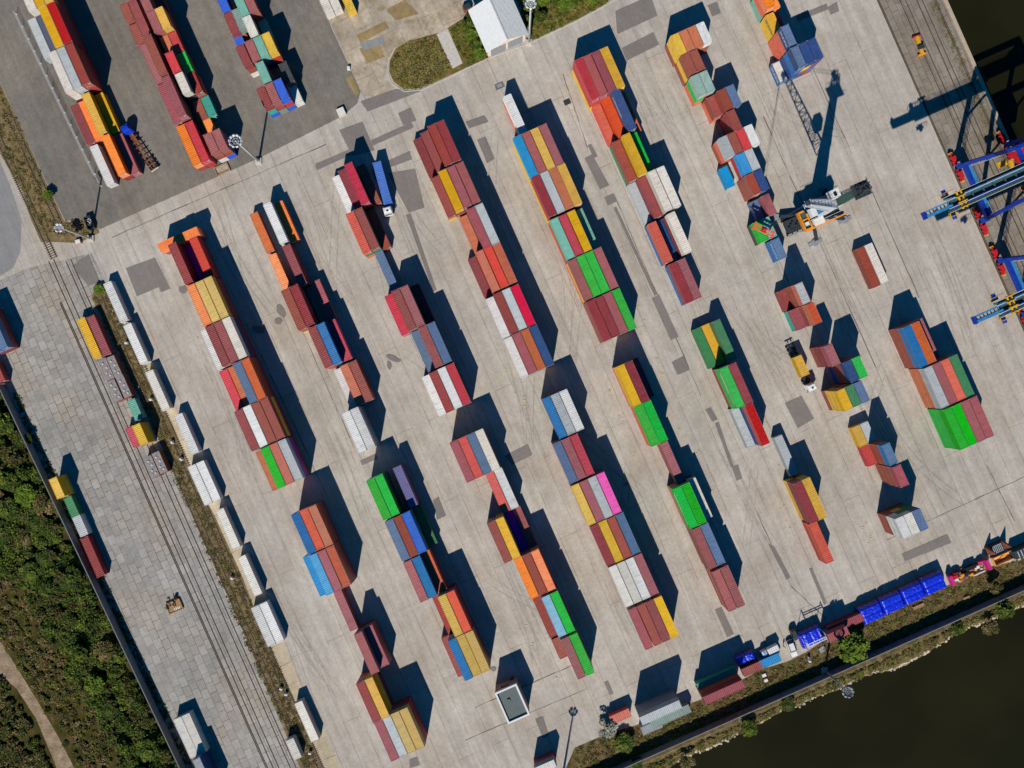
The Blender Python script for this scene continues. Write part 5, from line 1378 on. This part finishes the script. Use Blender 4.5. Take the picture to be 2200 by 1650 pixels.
# ------------------------------------------------------------ quay cranes
def quay_crane(px, py, label, reach, off=0.0):
    """origin at the landside leg nearest the top of the photo; x runs along the quay, y towards the water"""
    root = empty('quay_crane', P(px, py), UA); tag(root, label, 'crane')
    Lx, Gy, Hh = 17.0, 15.5, 27.0
    for x in (0, Lx):
        for y in (0, Gy):
            mb = MB(); mb.taper(x - .85, x + .85, y - .75, y + .75, 2.2, 4.2, .1, .1)
            tx = x + (2.2 if x == 0 else -2.2)
            mb.beam((x, y, 4.0), (tx, y + (.3 if y == 0 else -.3), Hh - .6), 1.05, .95); mb.build('leg', M_blue, root)
            mb = MB()
            for s in (-1, 1):
                mb.box(x + s * 2.4 - 1.8, x + s * 2.4 + 1.8, y - .4, y + .4, .7, 1.5, 0)
                mb.box(x + s * 2.4 - 1.0, x + s * 2.4 + 1.0, y - .4, y + .4, 1.5, 2.1, 0)
                for k in (-1.2, 0, 1.2): mb.cyl((x + s * 2.4 + k, y - .3, .45), (x + s * 2.4 + k, y + .3, .45), .42, .42, 14, 1)
                for k in (-.8, .6): mb.cyl((x + s * 2.4 + k, y - .75, 1.2), (x + s * 2.4 + k, y + .2, 1.2), .24, .24, 10, 0)
                mb.box(x + s * 4.45 - .2, x + s * 4.45 + .25, y - .4, y + .4, .5, 1.3, 2)
            mb.build('bogie', [M_red, M_black, M_yel], root)
    for y in (0, Gy):
        mb = MB(); mb.beam((0, y, 4.9), (Lx, y, 4.9), 1.25, 1.3); mb.build('sill_beam', M_blue, root)
        mb = MB(); mb.beam((.9, y + .75, 5.6), (Lx - .9, y + .75, 5.6), .85, .05)
        for k in range(13): mb.beam((1 + k * 1.25, y + 1.15, 5.6), (1 + k * 1.25, y + 1.15, 6.7), .05)
        mb.beam((1, y + 1.15, 6.7), (Lx - 1, y + 1.15, 6.7), .06); mb.build('walkway', M_teal, root)
    for x in (2.2, Lx - 2.2):
        mb = MB(); mb.beam((x, .3, Hh - 1), (x, Gy - .3, Hh - 1), 1.0, 1.1); mb.build('portal_beam', M_blue, root)
        mb = MB(); mb.beam((x - .6 if x < 8 else x + .6, .3, 14), (x, Gy - .3, Hh - 2), .45); mb.build('brace', M_blue, root)
    xc = Lx / 2
    for s in (-1, 1):
        mb = MB(); mb.box(xc + s * 1.05 - .27, xc + s * 1.05 + .27, -reach + 7, Gy + 26, Hh - .3, Hh + 1.1); mb.build('girder', M_teal if s < 0 else M_blue, root)
    for x in (2.2, Lx - 2.2):
        mb = MB(); mb.beam((x, 0.3, Hh - .8), (xc + (1.0 if x > xc else -1.0), .3, Hh - .8), .9, .9); mb.build('cross_head', M_blue, root)
        mb = MB(); mb.beam((x, Gy - .3, Hh - .8), (xc + (1.0 if x > xc else -1.0), Gy - .3, Hh - .8), .9, .9); mb.build('cross_head', M_blue, root)
    mb = MB(); mb.taper(xc + .15, xc + 1.0, -reach, -reach + 7.4, Hh - .2, Hh + 1.0, .05, .05); mb.build('girder_tip', M_teal, root)
    mb = MB(); mb.box(xc - .9, xc - .6, -reach + .3, -reach + 7.4, Hh + .1, Hh + .7)
    for k in range(7): mb.box(xc - .6, xc + .15, -reach + .5 + k, -reach + .68 + k, Hh + .2, Hh + .5)
    mb.build('tip_frame', M_teal, root)
    mb = MB(); mb.box(xc - .95, xc + 1.05, -reach - .55, -reach - .01, Hh - .1, Hh + 1.2); mb.build('end_buffer', M_blue, root)
    for s in (-1, 1):
        mb = MB(); x = xc + s * 1.75
        mb.box(x - .35, x + .35, -reach + 6, Gy + 26, Hh + .3, Hh + .36, 0)
        for k in range(int(reach + Gy + 18) // 2): mb.beam((x + s * .35, -reach + 6 + k * 2, Hh + .36), (x + s * .35, -reach + 6 + k * 2, Hh + 1.4), .06, mi=1)
        for dz in (.8, 1.4): mb.beam((x + s * .35, -reach + 6, Hh + dz), (x + s * .35, Gy + 26, Hh + dz), .06, mi=1)
        mb.build('girder_walkway', [M_dgreen, M_offw], root)
        mb = MB(); mb.beam((xc + s * 1.05, -reach + 6, Hh + 1.15), (xc + s * 1.05, Gy + 26, Hh + 1.15), .12); mb.build('trolley_rail', M_offw, root)
        # service platforms at the landside girder end
        mb = MB(); mb.box(x + s * .9 - .5, x + s * .9 + .5, -reach + 6.6, -reach + 8.6, Hh - 1.2, Hh - 1.05)
        for k in range(5): mb.beam((x + s * 1.5, -reach + 6.2 + k * .8, Hh - 1.1), (x + s * 1.5, -reach + 6.2 + k * .8, Hh + .2), .1)
        mb.beam((x + s * 1.4, -reach + 6.2, Hh + .2), (x + s * 1.4, -reach + 9.5, Hh + .2), .1); mb.build('service_platform', M_yel, root)
        mb = MB(); mb.cyl((x + s * 1.0, -reach + 7.4, Hh - .6), (x + s * 2.3, -reach + 7.4, Hh - .6), .55, .5, 14); mb.build('cable_drum', M_blue, root)
    mb = MB(); mb.box(xc - 2.4, xc + 2.4, -reach + 9, -reach + 9.35, Hh + 1.1, Hh + 1.5); mb.box(xc - 2.4, xc + 2.4, -reach + 10.2, -reach + 10.45, Hh + 1.1, Hh + 1.5)
    for k in range(4): mb.box(xc - 2.3 + k * 1.4, xc - 2.05 + k * 1.4, -reach + 8.4, -reach + 10.8, Hh + 1.51, Hh + 1.9)
    mb.build('end_gantry', M_yel, root)
    mb = MB(); mb.box(xc - 1.3, xc + 1.3, 9.0, 12.5, Hh + 1.2, Hh + 2.0); mb.build('trolley', M_dark, root)
    mb = MB(); mb.box(xc - .75, xc + .75, -reach + 7, Gy + 26, Hh + .1, Hh + .2)
    for k in range(int(reach + Gy + 18) // 3): mb.box(xc - .75, xc + .75, -reach + 7.2 + k * 3, -reach + 7.5 + k * 3, Hh + .2, Hh + .7)
    mb.build('girder_deck', M_dgreen, root)
    mb = MB(); mb.taper(1.2, 6.2, 10.8, 16.5, 8.4, 12.2, .1, .1); mb.build('machinery_house', M_red, root)
    mb = MB(); mb.box(3.6, 5.2, 6.0, 8.6, 8.0, 8.6); mb.box(4.6, 6.6, 9.2, 10.2, 8.0, 8.6); mb.build('access_platform', M_yel, root)
    mb = MB(); mb.lattice((.8, 1.2, 5), (2.4, 1.0, 26), 1.0, .9, 14, .08, .05); mb.build('stair_tower', M_lgrey, root)
    return root
quay_crane(2051, 362, 'upper blue quay crane with a long pale blue girder reaching landward', 29.3)
quay_crane(2139, 562, 'lower blue quay crane cut by the right photo edge', 28.3)

# ------------------------------------------------------------ vegetation
def leaf_mat(name, col):
    m, nt, b = new_mat(name)
    tc = N(nt, 'ShaderNodeTexCoord')
    r = ramp(nt, noise(nt, tc.outputs['Object'], 0.35, 4, .65), [(0.3, g(.65)), (.7, g(1.35))])
    nt.links.new(mixc(nt, 1, col, r.outputs[0], 'MULTIPLY'), b.inputs['Base Color'])
    b.inputs['Roughness'].default_value = .8; b.inputs['Specular IOR Level'].default_value = .12
    return m
LEAF = [leaf_mat('leaf_dark', rgb(52, 68, 24)), leaf_mat('leaf_mid', rgb(80, 96, 32)), leaf_mat('leaf_light', rgb(112, 118, 42)), leaf_mat('leaf_brown', rgb(96, 80, 48)), leaf_mat('leaf_dry', rgb(136, 116, 78)), leaf_mat('leaf_grey', rgb(150, 152, 136)), leaf_mat('leaf_bright', rgb(92, 118, 34))]
M_bark = plain('bark', rgb(96, 80, 62), .95, var=.25)
def leaf_cloud(name, clumps, parent=None, kind=None, loc=None):
    """clumps: x, y, z, rx, rz, count, leaf size, slots -> one mesh of leaf-sized faces"""
    VV, MM = [], []
    for (x, y, z, rx, rz, n, sz, slots) in clumps:
        n = int(n)
        if n < 1: continue
        d = rng.normal(size=(n, 3)); d /= np.linalg.norm(d, axis=1)[:, None]
        rad = rng.uniform(.25, 1, n) ** .45
        lump = 1 + .22 * np.sin(d[:, 0] * 5.1 + x) * np.cos(d[:, 1] * 4.3 + y)
        c = d * (rad * lump)[:, None] * np.array([rx, rx, rz]); c[:, 2] = np.abs(c[:, 2]) if rz < rx * .8 else c[:, 2]
        c += np.array([x, y, z])
        nr = rng.normal(size=(n, 3)) * .42 + np.array([0, 0, .9]); nr /= np.linalg.norm(nr, axis=1)[:, None]
        t = np.cross(nr, rng.normal(size=(n, 3))); t /= np.linalg.norm(t, axis=1)[:, None]
        s = np.cross(nr, t)
        q = sz * rng.uniform(.55, 1.25, n)[:, None]; w = q * rng.uniform(.45, .9, n)[:, None]
        VV.append(np.stack([c - t * q, c - s * w, c + t * q, c + s * w], 1).reshape(-1, 3))
        MM.append(rng.choice(slots, n))
    v = np.concatenate(VV); m_ = np.concatenate(MM); nf = len(m_)
    me = bpy.data.meshes.new(name)
    me.vertices.add(len(v)); me.vertices.foreach_set('co', v.ravel().astype(np.float32))
    me.loops.add(nf * 4); me.loops.foreach_set('vertex_index', np.arange(nf * 4, dtype=np.int32))
    me.polygons.add(nf); me.polygons.foreach_set('loop_start', np.arange(0, nf * 4, 4, dtype=np.int32))
    me.polygons.foreach_set('material_index', m_.astype(np.int32))
    for q in LEAF: me.materials.append(q)
    me.update(calc_edges=True); me.validate()
    o = bpy.data.objects.new(name, me); COL.objects.link(o)
    if parent: o.parent = parent
    if loc is not None: o.location = loc
    if kind: o['kind'] = kind
    return o
def inside(pt, poly):
    x, y = pt; r_ = False; j = len(poly) - 1
    for i in range(len(poly)):
        xi, yi = poly[i]; xj, yj = poly[j]
        if (yi > y) != (yj > y) and x < (xj - xi) * (y - yi) / (yj - yi) + xi: r_ = not r_
        j = i
    return r_
def scatter(poly, n):
    xs = [p[0] for p in poly]; ys = [p[1] for p in poly]; out = []
    while len(out) < n:
        q = (random.uniform(min(xs), max(xs)), random.uniform(min(ys), max(ys)))
        if inside(q, poly): out.append(q)
    return out
wood = [(-60, 800), (0, 836), (60, 976), (150, 1166), (250, 1380), (330, 1550), (400, 1700), (300, 1700), (240, 1580), (150, 1440), (95, 1345), (45, 1240), (-60, 1210)]
inner = [(-60, 830), (0, 880), (60, 1010), (150, 1220), (240, 1420), (300, 1560), (350, 1690), (240, 1690), (150, 1480), (80, 1380), (0, 1290), (-60, 1250)]
cl = []
for (x, y) in scatter(wood, 900):
    p = P(x, y); r_ = random.uniform(.8, 2.2); hgt = random.uniform(.4, 1.6)
    sl = random.choice([[0, 0, 1, 3], [0, 1, 1], [1, 1, 2], [0, 1, 3, 3], [0, 0, 1]])
    cl.append((p.x, p.y, hgt * .5, r_, hgt, 190 * r_, .30, sl))
low = [(-60, 1470), (0, 1460), (70, 1560), (120, 1690), (-60, 1690)]
for (x, y) in scatter(low, 260):
    p = P(x, y); cl.append((p.x, p.y, .3, random.uniform(.7, 1.6), .8, 150, .28, random.choice([[0, 3, 3], [0, 1, 3], [3, 4, 0]])))
edge_strip = [(-10, 1215), (45, 1240), (95, 1345), (150, 1440), (240, 1580), (300, 1700), (196, 1700), (128, 1575), (60, 1455), (-10, 1365)]
for (x, y) in scatter(edge_strip, 420):
    p = P(x, y); cl.append((p.x, p.y, .2, random.uniform(.5, 1.3), random.uniform(.25, .7), 90, .24, random.choice([[3, 4], [0, 3], [3, 3, 1], [1, 3], [4, 3, 3], [1, 2, 3]])))
tag(leaf_cloud('undergrowth', cl), 'dense green and brown undergrowth of the woodland left of the long wall', 'undergrowth', kind='stuff')

# individual trees and bushes
def make_tree(n_cl, n_leaf, slots, seed, flat=.75, leaf=.34):
    """a crown of radius 1 m around z = 1, scaled at each spot"""
    random.seed(seed)
    cl = []
    for i in range(n_cl):
        a, q = random.uniform(0, 6.28), math.sqrt(random.random()) * .72
        cl.append((q * math.cos(a), q * math.sin(a), 1.0 + (1 - q) * flat * random.uniform(-.1, .8), random.uniform(.24, .42), random.uniform(.2, .34), n_leaf / n_cl, leaf / 3.2, random.choice(slots)))
    return cl
KINDS_T = [leaf_cloud('crown', make_tree(26, 2600, [[0, 0, 1], [0, 1], [1, 1, 0], [1, 2]], 3)), leaf_cloud('crown', make_tree(24, 2600, [[1, 6], [6, 6, 1], [6, 2], [1, 2, 6]], 5)),
           leaf_cloud('crown', make_tree(22, 1800, [[3, 4], [3, 0], [3, 3, 1]], 9)), leaf_cloud('crown', make_tree(20, 1300, [[5, 5, 4], [5]], 12)), leaf_cloud('crown', make_tree(24, 2400, [[0, 0], [0, 1], [0, 3]], 21))]
random.seed(77)
tb = MB(); tb.cyl((0, 0, -.02), (0, 0, 1.0), .085, .045, 9)
for k in range(6):
    a = k * 1.05; tb.cyl((0, 0, .5 + .07 * k), (.42 * math.cos(a), .42 * math.sin(a), 1.0 + .1 * (k % 3)), .04, .015, 6)
trunk0 = tb.build('trunk', M_bark)
first = {}
def tree(px, py, r_, h, kind, label, group=None, cat='tree'):
    root = empty('tree' if cat == 'tree' else cat, P(px, py), random.uniform(0, 6.28)); tag(root, label, cat, group)
    c = KINDS_T[kind] if kind not in first else KINDS_T[kind].copy()
    if kind in first: COL.objects.link(c)
    first[kind] = 1
    c.parent = root; c.scale = (r_, r_, h * .55)
    t = trunk0 if 'trunk' not in first else trunk0.copy()
    if 'trunk' in first: COL.objects.link(t)
    first['trunk'] = 1
    t.parent = root; t.scale = (r_, r_, h * .55)
    return root
tree(1820, 1384, 4.6, 7.0, 1, 'big bright green tree beside the pink-brown containers on the verge')
tree(2143, 1302, 2.9, 5.0, 0, 'rounded green tree overhanging the river wall at the right')
tree(2128, 1258, 2.0, 4.0, 2, 'dark brownish bush on the verge below the flat rack')
tree(2050, 1346, 2.1, 3.6, 0, 'green bush beside the river wall below the blue tarpaulins')
tree(1303, 1558, 3.2, 4.2, 3, 'silvery grey-leaved bush at the yard corner')
tree(1338, 1592, 3.0, 2.8, 0, 'yellow-green bush on the verge below the silver-grey bush')
tree(1605, 1562, 2.6, 2.6, 0, 'green bush on the river bank below the maroon verge container')
tree(1690, 1508, 2.2, 2.2, 4, 'green bush at the water edge left of the light tower')
tree(2120, 1345, 2.6, 2.6, 2, 'olive bush dipping into the river at the right')
tree(1475, 1634, 2.4, 2.4, 2, 'low green bush at the water edge near the bottom')
tree(1368, 1632, 2.0, 2.6, 4, 'dark bush beside the river wall near the bottom')
for x, y, r_, h, k in [(1008, 60, 1.9, 3.2, 0), (1016, 82, 2.0, 3.4, 1), (1024, 102, 2.1, 3.4, 0), (1032, 120, 1.9, 3.0, 1), (1012, 40, 1.5, 2.6, 4)]:
    tree(x, y, r_, h, k, 'green bush in the hedge against the left wall of the white shed', 'bushes along the white shed', 'bush')
for x, y, r_, h, k in [(1140, 18, 2.6, 4.5, 0), (1160, 5, 2.8, 4.5, 1), (1190, -2, 2.6, 4.0, 0), (1215, 14, 2.4, 3.6, 1), (1245, -4, 2.6, 4.0, 0), (1160, 40, 1.9, 3.0, 4), (1270, 2, 2.0, 3.0, 1), (1135, 48, 1.6, 2.8, 0)]:
    tree(x, y, r_, h, k, 'green bush in the thicket right of the white shed', 'bushes right of the white shed', 'bush')
tree(110, 420, 1.6, 2.6, 1, 'single bright green bush on the rail verge at the left')
tree(217, 622, 1.7, 1.6, 1, 'green bush at the head of the weedy siding', cat='bush')
pts = [(-12, 870), (14, 905), (2, 950), (38, 985), (20, 1030), (66, 1060), (30, 1090), (84, 1120), (52, 1160), (104, 1195), (70, 1225), (128, 1265), (160, 1330), (184, 1398), (212, 1462), (246, 1520),
       (276, 1590), (306, 1650), (4, 1140), (8, 1080), (60, 945), (105, 1080), (150, 1240), (232, 1400), (322, 1610)]
for i, (x, y) in enumerate(pts):
    k = random.choice([0, 0, 4, 4, 1, 2, 0])
    tree(x + random.uniform(-6, 6), y + random.uniform(-6, 6), random.uniform(2.0, 3.8), random.uniform(2.4, 4.4), k, 'leafy tree among the woodland trees between the long wall and the dirt track', 'woodland trees left of the wall')

def tufts(name, poly, n, slots, size, hgt, label):
    cl = []
    for (x, y) in scatter(poly, n):
        p = P(x, y); r_ = random.uniform(.25, .9)
        cl.append((p.x, p.y, .03, r_, hgt * random.uniform(.5, 1.3), 26 * r_ + 6, size, random.choice(slots)))
    return tag(leaf_cloud(name, cl), label, 'grass', kind='stuff')
verge = [(1236, 1612), (1300, 1582), (1372, 1560), (1440, 1528), (1498, 1510), (1560, 1482), (1640, 1440), (1690, 1426), (1730, 1406), (1790, 1366), (1850, 1336), (1880, 1316), (2035, 1262), (2130, 1220), (2220, 1184), (2220, 1255), (1400, 1622), (1240, 1694)]
tufts('verge_grass', verge, 1500, [[3, 4], [0, 3], [3, 4, 4], [1, 3], [1, 2], [3]], .2, .3, 'rough brown and olive grass on the verge behind the river wall')
tufts('bank_grass', [(1390, 1650), (1480, 1608), (1580, 1566), (1690, 1510), (1800, 1462), (1950, 1396), (2080, 1334), (2200, 1282), (2200, 1298), (2080, 1346), (2000, 1392), (1900, 1436), (1800, 1478), (1690, 1520), (1580, 1580), (1470, 1622), (1390, 1680)], 420, [[3, 1], [1, 2], [0, 3], [3, 4]], .2, .3, 'sparse grass on the bank between wall and water')
tufts('siding_weeds', [(200, 645), (225, 616), (300, 780), (400, 1005), (520, 1245), (600, 1435), (690, 1650), (655, 1650), (580, 1500), (440, 1180), (330, 920), (240, 730)], 900, [[3, 4], [3], [0, 3], [1, 3]], .16, .2, 'brown weeds growing between the siding rails')
tufts('rail_weeds', [(-10, 175), (40, 265), (85, 365), (130, 470), (200, 478), (205, 500), (110, 515), (70, 470), (52, 410), (0, 325), (-10, 310)], 260, [[3, 4], [3, 0], [4, 3, 1]], .18, .25, 'weeds along the rail verge at the left edge')
tufts('island_grass', [(840, 130), (880, 90), (936, 76), (970, 146), (905, 189), (868, 190), (840, 155)], 560, [[4, 1], [4, 2], [0, 3], [3, 4], [2, 4]], .2, .3, 'dry grass on the kerbed island by the road')
tufts('plot_grass', [(1110, 0), (1142, 86), (1240, 40), (1300, 8), (1310, -10), (1110, -10)], 420, [[3, 1], [1, 2], [0, 1], [2, 4]], .22, .35, 'tall green and yellow grass right of the white shed')
tufts('yard_weeds', [(968, 66), (1002, 36), (1050, 122), (1002, 142)], 150, [[3, 1], [0, 1], [2, 3]], .2, .3, 'weeds between the concrete path and the white shed')
tufts('wall_weeds', [(28, 846), (60, 930), (100, 1020), (215, 1270), (330, 1505), (395, 1650), (420, 1650), (330, 1470), (215, 1225), (110, 1000), (40, 850)], 420, [[0, 3], [0, 1], [0, 0, 3]], .2, .45, 'dark weeds along the foot of the woodland wall')
tufts('quay_weeds', [uv_line((1996, 0), UP, -10), uv_line((2014, 0), UP, -10), uv_line((2014, 0), UP, 420), uv_line((1996, 0), UP, 420)], 160, [[3, 4], [2, 3]], .12, .1, 'dry weeds in the joints of the quay paving')
# pale stones along the waterline
mb = MB()
for i in range(520):
    k = random.random() * (len(shore) - 5) + 2.5; j = int(k); f = k - j
    x = shore[j][0] * (1 - f) + shore[j + 1][0] * f + random.gauss(-1, 2.2); y = shore[j][1] * (1 - f) + shore[j + 1][1] * f + random.gauss(-3, 2.6)
    p = P(x, y, -2.7); s = random.uniform(.12, .42)
    M_ = Matrix.Translation((p.x, p.y, -2.75)) @ Matrix.Rotation(random.uniform(0, 6), 4, 'Z') @ Matrix.Rotation(random.uniform(-.4, .4), 4, 'X')
    vs = [M_ @ Vector((sx * s * random.uniform(.7, 1.2), sy * s * random.uniform(.5, 1), sz * s * .6)) for sz in (-1, 1) for sy in (-1, 1) for sx in (-1, 1)]
    mb.add(vs, [(0, 2, 3, 1), (4, 5, 7, 6), (0, 1, 5, 4), (2, 6, 7, 3), (0, 4, 6, 2), (1, 3, 7, 5)])
tag(mb.build('shore_stones', plain('pale_stone', rgb(190, 178, 156), .9, var=.25, scale=3)), 'pale stones along the river waterline', 'stones', kind='stuff')
